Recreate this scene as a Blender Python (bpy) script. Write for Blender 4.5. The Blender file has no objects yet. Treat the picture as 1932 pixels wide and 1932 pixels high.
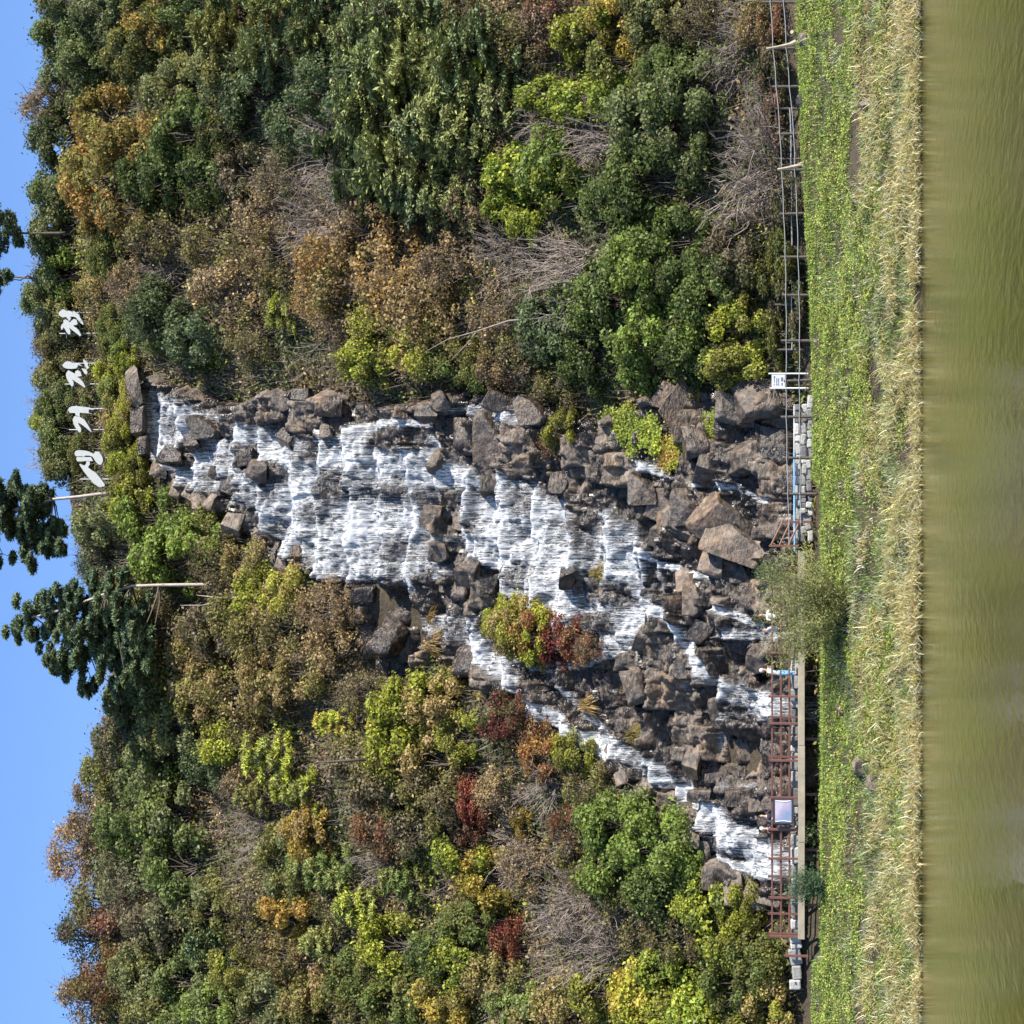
import bpy, bmesh, math, random
import numpy as np
from mathutils import Vector, Matrix

random.seed(7); RNG = np.random.default_rng(7)
scene = bpy.context.scene
COL = scene.collection
R = math.radians

# ------------------------------------------------------------------ camera frame
# The photograph lies on its side: the world's "up" points to the picture's left.
FPX = 4465.0; CX = 966.0
CAM = np.array([0.0, 0.0, 4.0])
TH = math.atan(581.0 / FPX)
Fv = np.array([0, math.cos(TH), math.sin(TH)])
Uv = np.array([0, -math.sin(TH), math.cos(TH)])

def ray(X, Y):
    X = np.asarray(X, float); Y = np.asarray(Y, float)
    return (Fv * FPX + Uv * (CX - X)[..., None]
            + np.array([1.0, 0, 0]) * (CX - Y)[..., None])

def at(X, Y, y):
    d = ray(X, Y); s = y / d[..., 1]
    return CAM + d * np.asarray(s)[..., None]

def project(P):
    q = np.asarray(P) - CAM
    w = q @ Fv
    return CX - FPX * (q @ Uv) / w, CX - FPX * q[..., 0] / w

# ------------------------------------------------------------------ noise
def _h(ix, iy, seed):
    n = (ix.astype(np.int64) * 374761393 + iy.astype(np.int64) * 668265263 + seed * 982451653) & 0xFFFFFFFF
    n = ((n ^ (n >> 13)) * 1274126177) & 0xFFFFFFFF
    n = n ^ (n >> 16)
    return (n & 0xFFFFFF) / float(0xFFFFFF)

def vnoise(x, y, seed=0):
    x = np.asarray(x, float); y = np.asarray(y, float)
    ix = np.floor(x); iy = np.floor(y); fx = x - ix; fy = y - iy
    fx = fx * fx * (3 - 2 * fx); fy = fy * fy * (3 - 2 * fy)
    a = _h(ix, iy, seed); b = _h(ix + 1, iy, seed); c = _h(ix, iy + 1, seed); d = _h(ix + 1, iy + 1, seed)
    return (a * (1 - fx) + b * fx) * (1 - fy) + (c * (1 - fx) + d * fx) * fy

def fbm(x, y, seed=0, octv=4):
    s = 0; a = 0.5; t = 0
    for i in range(octv):
        s = s + a * vnoise(x * 2 ** i, y * 2 ** i, seed + i * 17); t += a; a *= 0.5
    return s / t

def cells(x, y, seed=0):
    """Voronoi: random value of the nearest cell, and edge distance F2-F1."""
    ix = np.floor(x); iy = np.floor(y)
    f1 = np.full(x.shape, 9.0); f2 = np.full(x.shape, 9.0); val = np.zeros(x.shape)
    for dx in (-1, 0, 1):
        for dy in (-1, 0, 1):
            jx = ix + dx; jy = iy + dy
            px = jx + _h(jx, jy, seed); py = jy + _h(jx, jy, seed + 5)
            d = np.hypot(px - x, py - y); v = _h(jx, jy, seed + 9)
            near = d < f1
            f2 = np.where(near, f1, np.minimum(f2, d))
            val = np.where(near, v, val); f1 = np.where(near, d, f1)
    return val, f2 - f1

def sstep(a, b, x):
    t = np.clip((x - a) / (b - a), 0, 1); return t * t * (3 - 2 * t)

def blur(A, n, it=2):
    for _ in range(it):
        for ax in (0, 1):
            p = np.pad(A, [(n + 1, n) if k == ax else (0, 0) for k in (0, 1)], mode='edge')
            c = np.cumsum(p, axis=ax)
            A = (np.take(c, range(2 * n + 1, c.shape[ax]), axis=ax) - np.take(c, range(0, c.shape[ax] - 2 * n - 1), axis=ax)) / (2 * n + 1)
    return A

def inpoly(poly, X, Y):
    ins = np.zeros(X.shape, bool); n = len(poly)
    for i in range(n):
        x0, y0 = poly[i]; x1, y1 = poly[(i + 1) % n]
        if y0 == y1: continue
        c = ((y0 > Y) != (y1 > Y)) & (X < (x1 - x0) * (Y - y0) / (y1 - y0) + x0)
        ins ^= c
    return ins

# ------------------------------------------------------------------ objects
def mesh_np(name, V, faces, mats=(), attrs=None, smooth=False, mat_idx=None):
    """faces: (n,4) or (n,3) int array (or list of those)."""
    me = bpy.data.meshes.new(name)
    fl = faces if isinstance(faces, list) else [faces]
    fl = [np.asarray(f, np.int32) for f in fl if len(f)]
    V = np.asarray(V, np.float32)
    me.vertices.add(len(V)); me.vertices.foreach_set('co', V.ravel())
    loops = np.concatenate([f.ravel() for f in fl])
    sizes = np.concatenate([np.full(len(f), f.shape[1], np.int32) for f in fl])
    me.loops.add(len(loops)); me.loops.foreach_set('vertex_index', loops)
    me.polygons.add(len(sizes))
    me.polygons.foreach_set('loop_start', np.concatenate([[0], np.cumsum(sizes)[:-1]]).astype(np.int32))
    me.update(calc_edges=True)
    for m in mats: me.materials.append(m)
    if mat_idx is not None: me.polygons.foreach_set('material_index', np.asarray(mat_idx, np.int32))
    for k, (typ, data) in (attrs or {}).items():
        a = me.attributes.new(k, typ, 'POINT')
        a.data.foreach_set('color' if 'COLOR' in typ else 'value', np.asarray(data, np.float32).ravel())
    if smooth: me.polygons.foreach_set('use_smooth', np.ones(len(sizes), bool))
    me.update()
    return me

def link(name, me, parent=None, loc=None):
    o = bpy.data.objects.new(name, me); COL.objects.link(o)
    if parent is not None: o.parent = parent
    if loc is not None: o.location = loc
    return o

def thing(name, label, cat, loc=(0, 0, 0), group=None, rz=0):
    o = bpy.data.objects.new(name, None); COL.objects.link(o)
    o.empty_display_size = 0.3; o.location = loc; o.rotation_euler = (0, 0, rz)
    o['label'] = label; o['category'] = cat
    if group: o['group'] = group
    return o

def tag(o, label, cat, group=None):
    o['label'] = label; o['category'] = cat
    if group: o['group'] = group
    return o

def kind(o, k): o['kind'] = k; return o

class MB:
    """collects primitives into one mesh"""
    def __init__(s): s.v = []; s.f = []; s.n = 0
    def add(s, V, F):
        V = np.asarray(V, float); s.v.append(V)
        s.f += [[i + s.n for i in f] for f in F]; s.n += len(V); return s
    def box(s, c, d, M=None, bev=0.0):
        c = np.array(c, float); d = np.array(d, float) / 2
        if bev > 0:
            b = min(bev, d.min() * .45); V = []; ids = {}
            bm = bmesh.new(); bmesh.ops.create_cube(bm, size=1.0)
            for v in bm.verts: v.co = Vector((v.co.x * 2 * d[0], v.co.y * 2 * d[1], v.co.z * 2 * d[2]))
            bmesh.ops.bevel(bm, geom=list(bm.edges), offset=b, segments=2, affect='EDGES', profile=.5)
            bm.verts.index_update()
            V = np.array([v.co[:] for v in bm.verts]); F = [[v.index for v in f.verts] for f in bm.faces]; bm.free()
        else:
            V = np.array([[x, y, z] for x in (-1, 1) for y in (-1, 1) for z in (-1, 1)]) * d
            F = [[0, 1, 3, 2], [4, 6, 7, 5], [0, 4, 5, 1], [2, 3, 7, 6], [0, 2, 6, 4], [1, 5, 7, 3]]
        if M is not None: V = V @ np.array(M.to_3x3()).T
        return s.add(V + c, F)
    def tube(s, pts, rad, seg=8, cap=True):
        pts = [np.array(p, float) for p in pts]
        rad = [rad] * len(pts) if np.isscalar(rad) else rad
        V = []; F = []
        up = np.array([0, 0, 1.0])
        for i, p in enumerate(pts):
            t = pts[min(i + 1, len(pts) - 1)] - pts[max(i - 1, 0)]
            t = t / (np.linalg.norm(t) + 1e-9)
            a = np.cross(t, up if abs(t[2]) < .9 else np.array([1.0, 0, 0])); a /= np.linalg.norm(a); b = np.cross(t, a)
            for k in range(seg):
                th = 2 * math.pi * k / seg
                V.append(p + rad[i] * (a * math.cos(th) + b * math.sin(th)))
        for i in range(len(pts) - 1):
            for k in range(seg):
                k2 = (k + 1) % seg
                F.append([i * seg + k, i * seg + k2, (i + 1) * seg + k2, (i + 1) * seg + k])
        if cap:
            F.append(list(range(seg))[::-1]); F.append([(len(pts) - 1) * seg + k for k in range(seg)])
        return s.add(V, F)
    def prism(s, poly, O, ex, ey, thick):
        """poly 2d list; O origin; ex, ey unit 3-vectors; extrude along their cross"""
        from mathutils.geometry import tessellate_polygon
        n = len(poly); ez = np.cross(ex, ey)
        P = np.array([O + ex * a + ey * b for a, b in poly])
        tri = tessellate_polygon([[Vector((a, b, 0)) for a, b in poly]])
        V = np.vstack([P, P + ez * thick])
        F = [list(t) for t in tri] + [[i + n for i in t][::-1] for t in tri]
        F += [[i, (i + 1) % n, (i + 1) % n + n, i + n] for i in range(n)]
        return s.add(V, F)
    def mesh(s, name, mat, smooth=False):
        me = bpy.data.meshes.new(name)
        me.from_pydata(np.vstack(s.v).tolist(), [], s.f); me.materials.append(mat)
        bm = bmesh.new(); bm.from_mesh(me); bmesh.ops.recalc_face_normals(bm, faces=bm.faces); bm.to_mesh(me); bm.free()
        if smooth:
            for p in me.polygons: p.use_smooth = True
        return me
    def build(s, name, mat, parent=None, smooth=False):
        return link(name, s.mesh(name, mat, smooth), parent)

# ------------------------------------------------------------------ materials
def mat(name):
    m = bpy.data.materials.new(name); m.use_nodes = True
    nt = m.node_tree; nt.nodes.clear()
    return m, nt, nt.nodes.new('ShaderNodeOutputMaterial')

def N(nt, typ, **kw):
    n = nt.nodes.new(typ)
    for k, v in kw.items():
        if k == 'inp':
            for kk, vv in v.items():
                if isinstance(vv, bpy.types.NodeSocket): nt.links.new(vv, n.inputs[kk])
                else: n.inputs[kk].default_value = vv
        else: setattr(n, k, v)
    return n

def ramp(nt, fac, stops, interp='LINEAR'):
    n = N(nt, 'ShaderNodeValToRGB'); n.color_ramp.interpolation = interp
    el = n.color_ramp.elements
    while len(el) < len(stops): el.new(0.5)
    for e, (p, c) in zip(el, stops): e.position = p; e.color = (*c, 1) if len(c) == 3 else c
    nt.links.new(fac, n.inputs[0]); return n.outputs[0]

def mixc(nt, fac, a, b, mode='MIX'):
    n = N(nt, 'ShaderNodeMix', data_type='RGBA', blend_type=mode)
    for idx, v in ((0, fac), (6, a), (7, b)):
        if isinstance(v, bpy.types.NodeSocket): nt.links.new(v, n.inputs[idx])
        else: n.inputs[idx].default_value = (*v, 1) if isinstance(v, tuple) and len(v) == 3 else v
    return n.outputs[2]

def mth(nt, op, a, b=None, c=None, clamp=False):
    n = N(nt, 'ShaderNodeMath', operation=op, use_clamp=clamp)
    for i, v in enumerate((a, b, c)):
        if v is None: continue
        if isinstance(v, bpy.types.NodeSocket): nt.links.new(v, n.inputs[i])
        else: n.inputs[i].default_value = v
    return n.outputs[0]

def noise(nt, vec, scale, detail=4, rough=.55, dist=0.0):
    n = N(nt, 'ShaderNodeTexNoise', inp={'Scale': scale, 'Detail': detail, 'Roughness': rough, 'Distortion': dist})
    if vec is not None: nt.links.new(vec, n.inputs['Vector'])
    return n.outputs[0]

def leaf_material(name, rough=.55, transl=.3):
    m, nt, out = mat(name)
    ta = N(nt, 'ShaderNodeAttribute', attribute_type='OBJECT', attribute_name='tint_a').outputs['Color']
    tb = N(nt, 'ShaderNodeAttribute', attribute_type='OBJECT', attribute_name='tint_b').outputs['Color']
    rn = N(nt, 'ShaderNodeAttribute', attribute_name='rnd').outputs['Fac']
    cl = N(nt, 'ShaderNodeAttribute', attribute_name='clump').outputs['Fac']
    f = mth(nt, 'ADD', mth(nt, 'MULTIPLY', cl, .75), mth(nt, 'MULTIPLY', rn, .45))
    f = mth(nt, 'SMOOTHSTEP', f, None) if False else ramp(nt, f, [(.38, (0, 0, 0)), (.78, (1, 1, 1))])
    c = mixc(nt, f, ta, tb)
    oi = N(nt, 'ShaderNodeObjectInfo').outputs['Random']
    k = mth(nt, 'ADD', mth(nt, 'MULTIPLY', rn, .8), .62)
    k = mth(nt, 'MULTIPLY', k, mth(nt, 'ADD', mth(nt, 'MULTIPLY', oi, .3), .85))
    hsv = N(nt, 'ShaderNodeHueSaturation', inp={'Color': c, 'Value': k, 'Saturation': 1.0})
    hsv.inputs['Hue'].default_value = .5
    nt.links.new(mth(nt, 'ADD', mth(nt, 'MULTIPLY', rn, .03), .485), hsv.inputs['Hue'])
    c = hsv.outputs[0]
    b = N(nt, 'ShaderNodeBsdfPrincipled', inp={'Base Color': c, 'Roughness': rough})
    b.inputs['Specular IOR Level'].default_value = .22
    t = N(nt, 'ShaderNodeBsdfTranslucent', inp={'Color': c})
    mx = N(nt, 'ShaderNodeMixShader', inp={0: transl, 1: b.outputs[0], 2: t.outputs[0]})
    nt.links.new(mx.outputs[0], out.inputs[0]); return m

def attr_material(name, rough=.6, transl=.25, spec=.3):
    m, nt, out = mat(name)
    c = N(nt, 'ShaderNodeAttribute', attribute_name='col').outputs['Color']
    b = N(nt, 'ShaderNodeBsdfPrincipled', inp={'Base Color': c, 'Roughness': rough, 'Specular IOR Level': spec})
    t = N(nt, 'ShaderNodeBsdfTranslucent', inp={'Color': c})
    mx = N(nt, 'ShaderNodeMixShader', inp={0: transl, 1: b.outputs[0], 2: t.outputs[0]})
    nt.links.new(mx.outputs[0], out.inputs[0]); return m

def plain(name, col, rough=.6, var=.25, scale=6.0, metal=0.0, bump=.15):
    m, nt, out = mat(name)
    tc = N(nt, 'ShaderNodeTexCoord').outputs['Object']
    n1 = noise(nt, tc, scale, 5)
    n2 = noise(nt, tc, scale * 6, 3)
    f = mth(nt, 'ADD', mth(nt, 'MULTIPLY', n1, .7), mth(nt, 'MULTIPLY', n2, .3))
    lo = tuple(max(0, v * (1 - var)) for v in col); hi = tuple(min(1, v * (1 + var)) for v in col)
    c = ramp(nt, f, [(.3, lo), (.7, hi)])
    b = N(nt, 'ShaderNodeBsdfPrincipled', inp={'Base Color': c, 'Roughness': rough, 'Metallic': metal})
    if bump:
        bp = N(nt, 'ShaderNodeBump', inp={'Strength': bump, 'Distance': .02, 'Height': f})
        nt.links.new(bp.outputs[0], b.inputs['Normal'])
    nt.links.new(b.outputs[0], out.inputs[0]); return m

def rock_material(name, mode):
    """mode 'cliff' uses vertex attribute dry (wetness plus painted shade); 'boulder' uses the object property tone (0 dark, for wet rock and painted gully shade .. 1 dry tan)"""
    m, nt, out = mat(name)
    tc = N(nt, 'ShaderNodeTexCoord').outputs['Object']
    geo = N(nt, 'ShaderNodeNewGeometry')
    pos = geo.outputs['Position']
    big = noise(nt, pos, .55, 5, .6)
    mid = noise(nt, pos, 2.6, 6, .62)
    mp = N(nt, 'ShaderNodeMapping', inp={'Vector': pos, 'Scale': (2.2, 2.2, 5.0), 'Rotation': (.3, .5, .2)})
    strata = noise(nt, mp.outputs[0], 1.6, 4, .6, .4)
    fine = noise(nt, pos, 14, 4, .6)
    if mode == 'cliff':
        dry = N(nt, 'ShaderNodeAttribute', attribute_name='dry').outputs['Fac']
    else:
        dry = N(nt, 'ShaderNodeAttribute', attribute_type='OBJECT', attribute_name='tone').outputs['Fac']
    f = mth(nt, 'ADD', mth(nt, 'MULTIPLY', big, .35), mth(nt, 'MULTIPLY', mid, .65))
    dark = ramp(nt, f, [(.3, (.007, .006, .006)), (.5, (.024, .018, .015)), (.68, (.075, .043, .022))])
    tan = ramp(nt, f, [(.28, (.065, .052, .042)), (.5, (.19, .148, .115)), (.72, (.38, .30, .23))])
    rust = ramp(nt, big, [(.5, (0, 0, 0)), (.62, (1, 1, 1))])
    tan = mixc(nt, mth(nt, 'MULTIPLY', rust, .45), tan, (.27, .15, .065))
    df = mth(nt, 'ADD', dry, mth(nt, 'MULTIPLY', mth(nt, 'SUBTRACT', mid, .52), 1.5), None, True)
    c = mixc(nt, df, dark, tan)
    c = mixc(nt, mth(nt, 'MULTIPLY', ramp(nt, strata, [(.35, (1, 1, 1)), (.5, (0, 0, 0))]), .35), c, (.03, .026, .022))
    h = mth(nt, 'ADD', mth(nt, 'MULTIPLY', strata, .5), mth(nt, 'ADD', mth(nt, 'MULTIPLY', mid, .6), mth(nt, 'MULTIPLY', fine, .15)))
    bp = N(nt, 'ShaderNodeBump', inp={'Strength': .85, 'Distance': .22, 'Height': h})
    ro = mth(nt, 'ADD', mth(nt, 'MULTIPLY', df, .6), .2)
    b = N(nt, 'ShaderNodeBsdfPrincipled', inp={'Base Color': c, 'Roughness': ro, 'Normal': bp.outputs[0]})
    nt.links.new(b.outputs[0], out.inputs[0]); return m

# ------------------------------------------------------------------ world, sun, camera
SUN = np.array([0.71, -0.41, 0.58]); SUN = SUN / np.linalg.norm(SUN)
w = bpy.data.worlds.new("World"); scene.world = w; w.use_nodes = True
wn = w.node_tree; bg = wn.nodes['Background']
sky = wn.nodes.new('ShaderNodeTexSky'); sky.sky_type = 'NISHITA'; sky.sun_disc = False
sky.sun_elevation = math.asin(SUN[2]); sky.sun_rotation = math.atan2(SUN[0], SUN[1])
sky.altitude = 100; sky.air_density = 1.0; sky.dust_density = 0.0; sky.ozone_density = 4.6; sky.air_density = .58
wn.links.new(sky.outputs[0], bg.inputs[0]); bg.inputs[1].default_value = 0.15
sl = bpy.data.lights.new('sun', 'SUN'); sl.energy = 5.0; sl.angle = R(.53); sl.color = (1.0, .94, .84)
so = bpy.data.objects.new('sun', sl); COL.objects.link(so)
so.rotation_euler = Vector((-SUN).tolist()).to_track_quat('-Z', 'Y').to_euler()
scene.view_settings.view_transform = 'Standard'; scene.view_settings.look = 'None'
scene.view_settings.gamma = 1; scene.view_settings.exposure = 1.12

cd = bpy.data.cameras.new('camera'); cd.sensor_width = 36; cd.lens = 36 * FPX / 1932
cd.clip_start = .5; cd.clip_end = 5000
co = bpy.data.objects.new('camera', cd); COL.objects.link(co); scene.camera = co
Rt = -Uv; Up = np.array([1.0, 0, 0]); Bk = -Fv
co.matrix_world = Matrix(((Rt[0], Up[0], Bk[0], CAM[0]), (Rt[1], Up[1], Bk[1], CAM[1]),
                          (Rt[2], Up[2], Bk[2], CAM[2]), (0, 0, 0, 1)))
scene.cycles.max_bounces = 3; scene.cycles.diffuse_bounces = 1; scene.cycles.glossy_bounces = 2
scene.cycles.transmission_bounces = 2; scene.cycles.transparent_max_bounces = 6

# ------------------------------------------------------------------ the slope plane
SA = R(50); P0 = np.array([0, 113.0, 4.75])
Tv = np.array([0, math.cos(SA), math.sin(SA)]); Nv = np.array([0, -math.sin(SA), math.cos(SA)])
def plane_xt(X, Y):
    d = ray(X, Y); s = ((P0 - CAM) @ Nv) / (d @ Nv); P = CAM + d * np.asarray(s)[..., None]
    return P[..., 0], (P - P0) @ Tv

ROCK = [(258, 700), (300, 722), (380, 748), (450, 768), (520, 740), (580, 735), (640, 755), (720, 762), (800, 765), (850, 750), (950, 742),
        (1040, 772), (1090, 790), (1160, 800), (1220, 758), (1240, 730), (1330, 728), (1400, 738), (1500, 745), (1512, 800),
        (1516, 1000), (1516, 1300), (1516, 1700), (1420, 1692), (1350, 1664), (1310, 1600), (1296, 1545), (1250, 1515),
        (1195, 1478), (1140, 1440), (1080, 1396), (1010, 1352), (960, 1312), (890, 1290), (855, 1250), (832, 1215), (800, 1225),
        (792, 1290), (710, 1300), (680, 1230), (690, 1112), (640, 1105), (560, 1082), (520, 1045), (470, 1005), (425, 962), (350, 928), (300, 897), (258, 868)]

# ------------------------------------------------------------------ terrain
CREST_Y = [-200, 0, 200, 400, 600, 900, 1000, 1060, 1280, 1450, 1600, 1800, 1932, 2200]
CREST_X = [165, 160, 150, 104, 100, 110, 135, 175, 215, 188, 172, 190, 192, 195]
def crest_y(x):
    Yp = CX - x / 152.0 * FPX
    Xc = np.interp(Yp, CREST_Y, CREST_X)
    d = ray(Xc, Yp); e = d[..., 2] / d[..., 1]
    return (42.4 - .84 * 148) / (e - .84)

def hill_z(x, y):
    z1 = 4.75 + math.tan(SA) * (y - 113)
    z2 = 46.46 + .84 * (y - 148)
    z = np.where(y < 148, z1, z2)
    yc = crest_y(x)
    zc = np.where(yc < 148, 4.75 + math.tan(SA) * (yc - 113), 46.46 + .84 * (yc - 148))
    z = np.where(y > yc, zc - .25 * (y - yc), z)
    amp = sstep(112, 120, y)
    return z + amp * ((fbm(x / 9, y / 9, 3) - .5) * 3.0 + (fbm(x / 2.5, y / 2.5, 4) - .5) * 1.0)

def terrain_z(x, y):
    rise = .048 * np.clip(x - 7, 0, 30)
    bank = -.10 + (4.31 + rise) * np.clip((y - 95) / 13.2, 0, 1) ** 1.05 + (fbm(x / 2, y / 2, 8) - .5) * .6 * sstep(94, 95.5, y) * (1 - sstep(106, 108.5, y))
    z = np.where(y < 108.3, bank, 4.28 + rise)
    z = np.where((x < 1.2) & (x > -20.5) & (y > 106.5), np.minimum(z, 3.85), z)
    z = np.where(y > 112.8, hill_z(x, y) + rise * np.clip((120 - y) / 7, 0, 1), z)
    z = np.where(y < 95.2, -1.6, z)
    z = np.where(y < 30, -1.6 + np.clip((30 - y) / 14, 0, 1) * 3.9, z)
    return z

gx = np.concatenate([np.arange(-140, -32, 3.0), np.arange(-32, 32.01, .5), np.arange(35, 140.1, 3.0)])
gy = np.concatenate([np.arange(-60, 25, 5.0), np.arange(25, 94, 3.0), [94.9, 95.05, 95.2], np.arange(95.5, 185, .5), np.arange(190, 300, 8.0)])
GX, GY = np.meshgrid(gx, gy)
GZ = terrain_z(GX, GY)
_P = np.stack([GX, GY, GZ], -1)
front = GY > 112.5
PX, PY = project(_P)
inside = (inpoly(ROCK, PX, PY) & front).astype(float)
inside = blur(inside, 1, 2)
GZ = GZ - 1.7 * inside
def zat(x, y):
    x = np.asarray(x, float); y = np.asarray(y, float)
    i = np.clip(np.searchsorted(gx, x) - 1, 0, len(gx) - 2); j = np.clip(np.searchsorted(gy, y) - 1, 0, len(gy) - 2)
    fx = (x - gx[i]) / (gx[i + 1] - gx[i]); fy = (y - gy[j]) / (gy[j + 1] - gy[j])
    return (GZ[j, i] * (1 - fx) + GZ[j, i + 1] * fx) * (1 - fy) + (GZ[j + 1, i] * (1 - fx) + GZ[j + 1, i + 1] * fx) * fy

YS = np.arange(95, 176, .12)
def ground(X, Y):
    """first hit of a pixel's line of sight with the terrain"""
    d = ray(X, Y); P = CAM + d[None, :] * (YS / d[1])[:, None]
    hit = np.nonzero(P[:, 2] < zat(P[:, 0], P[:, 1]))[0]
    return P[hit[0]] if len(hit) else None

def grid_faces(ny, nx):
    a = np.arange(ny * nx).reshape(ny, nx)
    return np.stack([a[:-1, :-1], a[:-1, 1:], a[1:, 1:], a[1:, :-1]], -1).reshape(-1, 4)

# soil / leaf litter
m_soil, nt, out = mat('leaf_litter')
pos = N(nt, 'ShaderNodeNewGeometry').outputs['Position']
f = mth(nt, 'ADD', mth(nt, 'MULTIPLY', noise(nt, pos, .35, 5), .5), mth(nt, 'MULTIPLY', noise(nt, pos, 5, 5, .7), .5))
c = ramp(nt, f, [(.3, (.012, .011, .007)), (.45, (.04, .032, .018)), (.55, (.075, .052, .03)), (.68, (.05, .052, .02))])
bp = N(nt, 'ShaderNodeBump', inp={'Strength': .9, 'Distance': .25, 'Height': f})
b = N(nt, 'ShaderNodeBsdfPrincipled', inp={'Base Color': c, 'Roughness': .9, 'Normal': bp.outputs[0]})
nt.links.new(b.outputs[0], out.inputs[0])
V = np.stack([GX, GY, GZ], -1).reshape(-1, 3)
kind(link('hillside', mesh_np('hillside', V, grid_faces(len(gy), len(gx)), [m_soil], smooth=True)), 'structure')
# a wide ground sheet reaching the horizon
gb = mesh_np('ground', [[-2500, -2500, -3], [2500, -2500, -3], [2500, 2500, -3], [-2500, 2500, -3]], np.array([[0, 1, 2, 3]]), [m_soil])
kind(link('ground', gb), 'structure')

# ------------------------------------------------------------------ river
m_river, nt, out = mat('river_water')
pos = N(nt, 'ShaderNodeNewGeometry').outputs['Position']
mp = N(nt, 'ShaderNodeMapping', inp={'Vector': pos, 'Scale': (2.4, 1.0, 1)})
mpl = N(nt, 'ShaderNodeMapping', inp={'Vector': pos, 'Scale': (5.5, .22, 1)})
h1 = mth(nt, 'ADD', mth(nt, 'MULTIPLY', noise(nt, mp.outputs[0], 1.1, 4, .6, .6), .55), mth(nt, 'MULTIPLY', noise(nt, mpl.outputs[0], 1.0, 3, .6, .3), 1.5))
h2 = noise(nt, mp.outputs[0], 4.5, 3, .6)
mps = N(nt, 'ShaderNodeMapping', inp={'Vector': pos, 'Scale': (2.6, .62, 1)})
h3 = noise(nt, mps.outputs[0], 1.0, 2, .5, .3)
h = mth(nt, 'ADD', mth(nt, 'MULTIPLY', h1, .10), mth(nt, 'ADD', mth(nt, 'MULTIPLY', h2, .12), mth(nt, 'MULTIPLY', h3, .75)))
big = noise(nt, pos, .06, 3)
c = ramp(nt, big, [(.3, (.034, .034, .008)), (.7, (.048, .045, .012))])
bp = N(nt, 'ShaderNodeBump', inp={'Strength': .34, 'Distance': .10, 'Height': h})
b = N(nt, 'ShaderNodeBsdfPrincipled', inp={'Base Color': c, 'Roughness': .08, 'IOR': 1.33, 'Normal': bp.outputs[0]})
df_ = N(nt, 'ShaderNodeBsdfDiffuse', inp={'Color': (.072, .070, .017, 1), 'Normal': bp.outputs[0]})
mx = N(nt, 'ShaderNodeMixShader', inp={0: .26, 1: b.outputs[0], 2: df_.outputs[0]})
nt.links.new(mx.outputs[0], out.inputs[0])
kind(link('river', mesh_np('river', [[-400, 20, 0], [400, 20, 0], [400, 97.2, 0], [-400, 97.2, 0]], np.array([[0, 1, 2, 3]]), [m_river])), 'structure')

# ------------------------------------------------------------------ cliff
xs = np.arange(-21, 10.5, .075); ts = np.arange(-1.6, 58.5, .085)
XX, TT = np.meshgrid(xs, ts)
base = P0 + XX[..., None] * np.array([1.0, 0, 0]) + TT[..., None] * Tv
QX, QY = project(base)

def soft(poly, n=5):
    return blur(inpoly(poly, QX, QY).astype(float), n, 2)

# --- where water runs (positions read off the photograph, laid on the rock)
ROWS = [(256, 720, 858), (266, 720, 862), (310, 745, 888), (350, 755, 914), (385, 770, 922), (420, 780, 930), (450, 786, 936), (480, 800, 955), (520, 806, 1022),
        (545, 816, 1040), (570, 822, 1058), (610, 824, 1080), (645, 822, 1096), (690, 806, 1100), (720, 798, 1098), (763, 796, 1104), (800, 798, 1116),
        (830, 815, 1100), (860, 870, 1110), (890, 882, 1120), (945, 890, 1122), (1000, 908, 1138), (1030, 928, 1148), (1060, 945, 1160), (1110, 955, 1190),
        (1160, 966, 1228), (1207, 985, 1210), (1225, 1000, 1100)]
MAIN = [(x, r) for x, r, l in ROWS] + [(x, l) for x, r, l in ROWS[::-1]]
F = soft(MAIN, 3) * (.74 + .06 * sstep(560, 700, QX))
HOLES = [([(600, 885), (600, 940), (680, 945), (690, 885)], .40), ([(700, 808), (700, 850), (812, 848), (812, 808)], .8),
         ([(690, 900), (690, 955), (830, 970), (830, 920)], .34), ([(712, 1010), (712, 1067), (826, 1067), (826, 1005)], .16),
         ([(320, 845), (330, 880), (376, 882), (365, 840)], .8), ([(391, 792), (391, 824), (452, 826), (452, 792)], .8),
         ([(364, 824), (364, 848), (402, 848), (402, 824)], .8), ([(495, 873), (495, 912), (537, 912), (537, 873)], .8),
         ([(454, 836), (454, 888), (497, 888), (497, 836)], .6), ([(420, 900), (425, 935), (470, 935), (460, 900)], .6),
         ([(820, 950), (818, 985), (850, 1012), (918, 1008), (880, 960), (850, 940)], .8), ([(816, 1013), (816, 1075), (895, 1073), (880, 1030)], .75),
         ([(830, 922), (830, 948), (882, 948), (882, 922)], .7), ([(800, 1083), (800, 1145), (892, 1145), (892, 1080)], .9),
         ([(880, 1048), (880, 1122), (955, 1122), (955, 1060)], .75), ([(900, 800), (900, 895), (945, 895), (945, 800)], .9), ([(905, 903), (905, 935), (945, 935), (945, 903)], .6),
         ([(1033, 884), (1033, 930), (1082, 930), (1082, 884)], .5), ([(1077, 955), (1077, 1002), (1140, 1000), (1140, 955)], .35),
         ([(1070, 1072), (1075, 1095), (1130, 1135), (1200, 1140), (1200, 1100), (1120, 1080)], .6),
         ([(1130, 1155), (1130, 1195), (1176, 1195), (1176, 1155)], .5), ([(945, 1065), (945, 1115), (1000, 1115), (1000, 1065)], .15),
         ([(965, 915), (965, 960), (1020, 975), (1020, 930)], .15), ([(690, 1080), (690, 1110), (790, 1110), (790, 1085)], .2),
         ([(560, 955), (560, 985), (640, 985), (640, 955)], .22), ([(580, 830), (580, 870), (630, 870), (630, 830)], .2)]
for poly, s in HOLES: F = F - s * soft(poly, 3)
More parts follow.
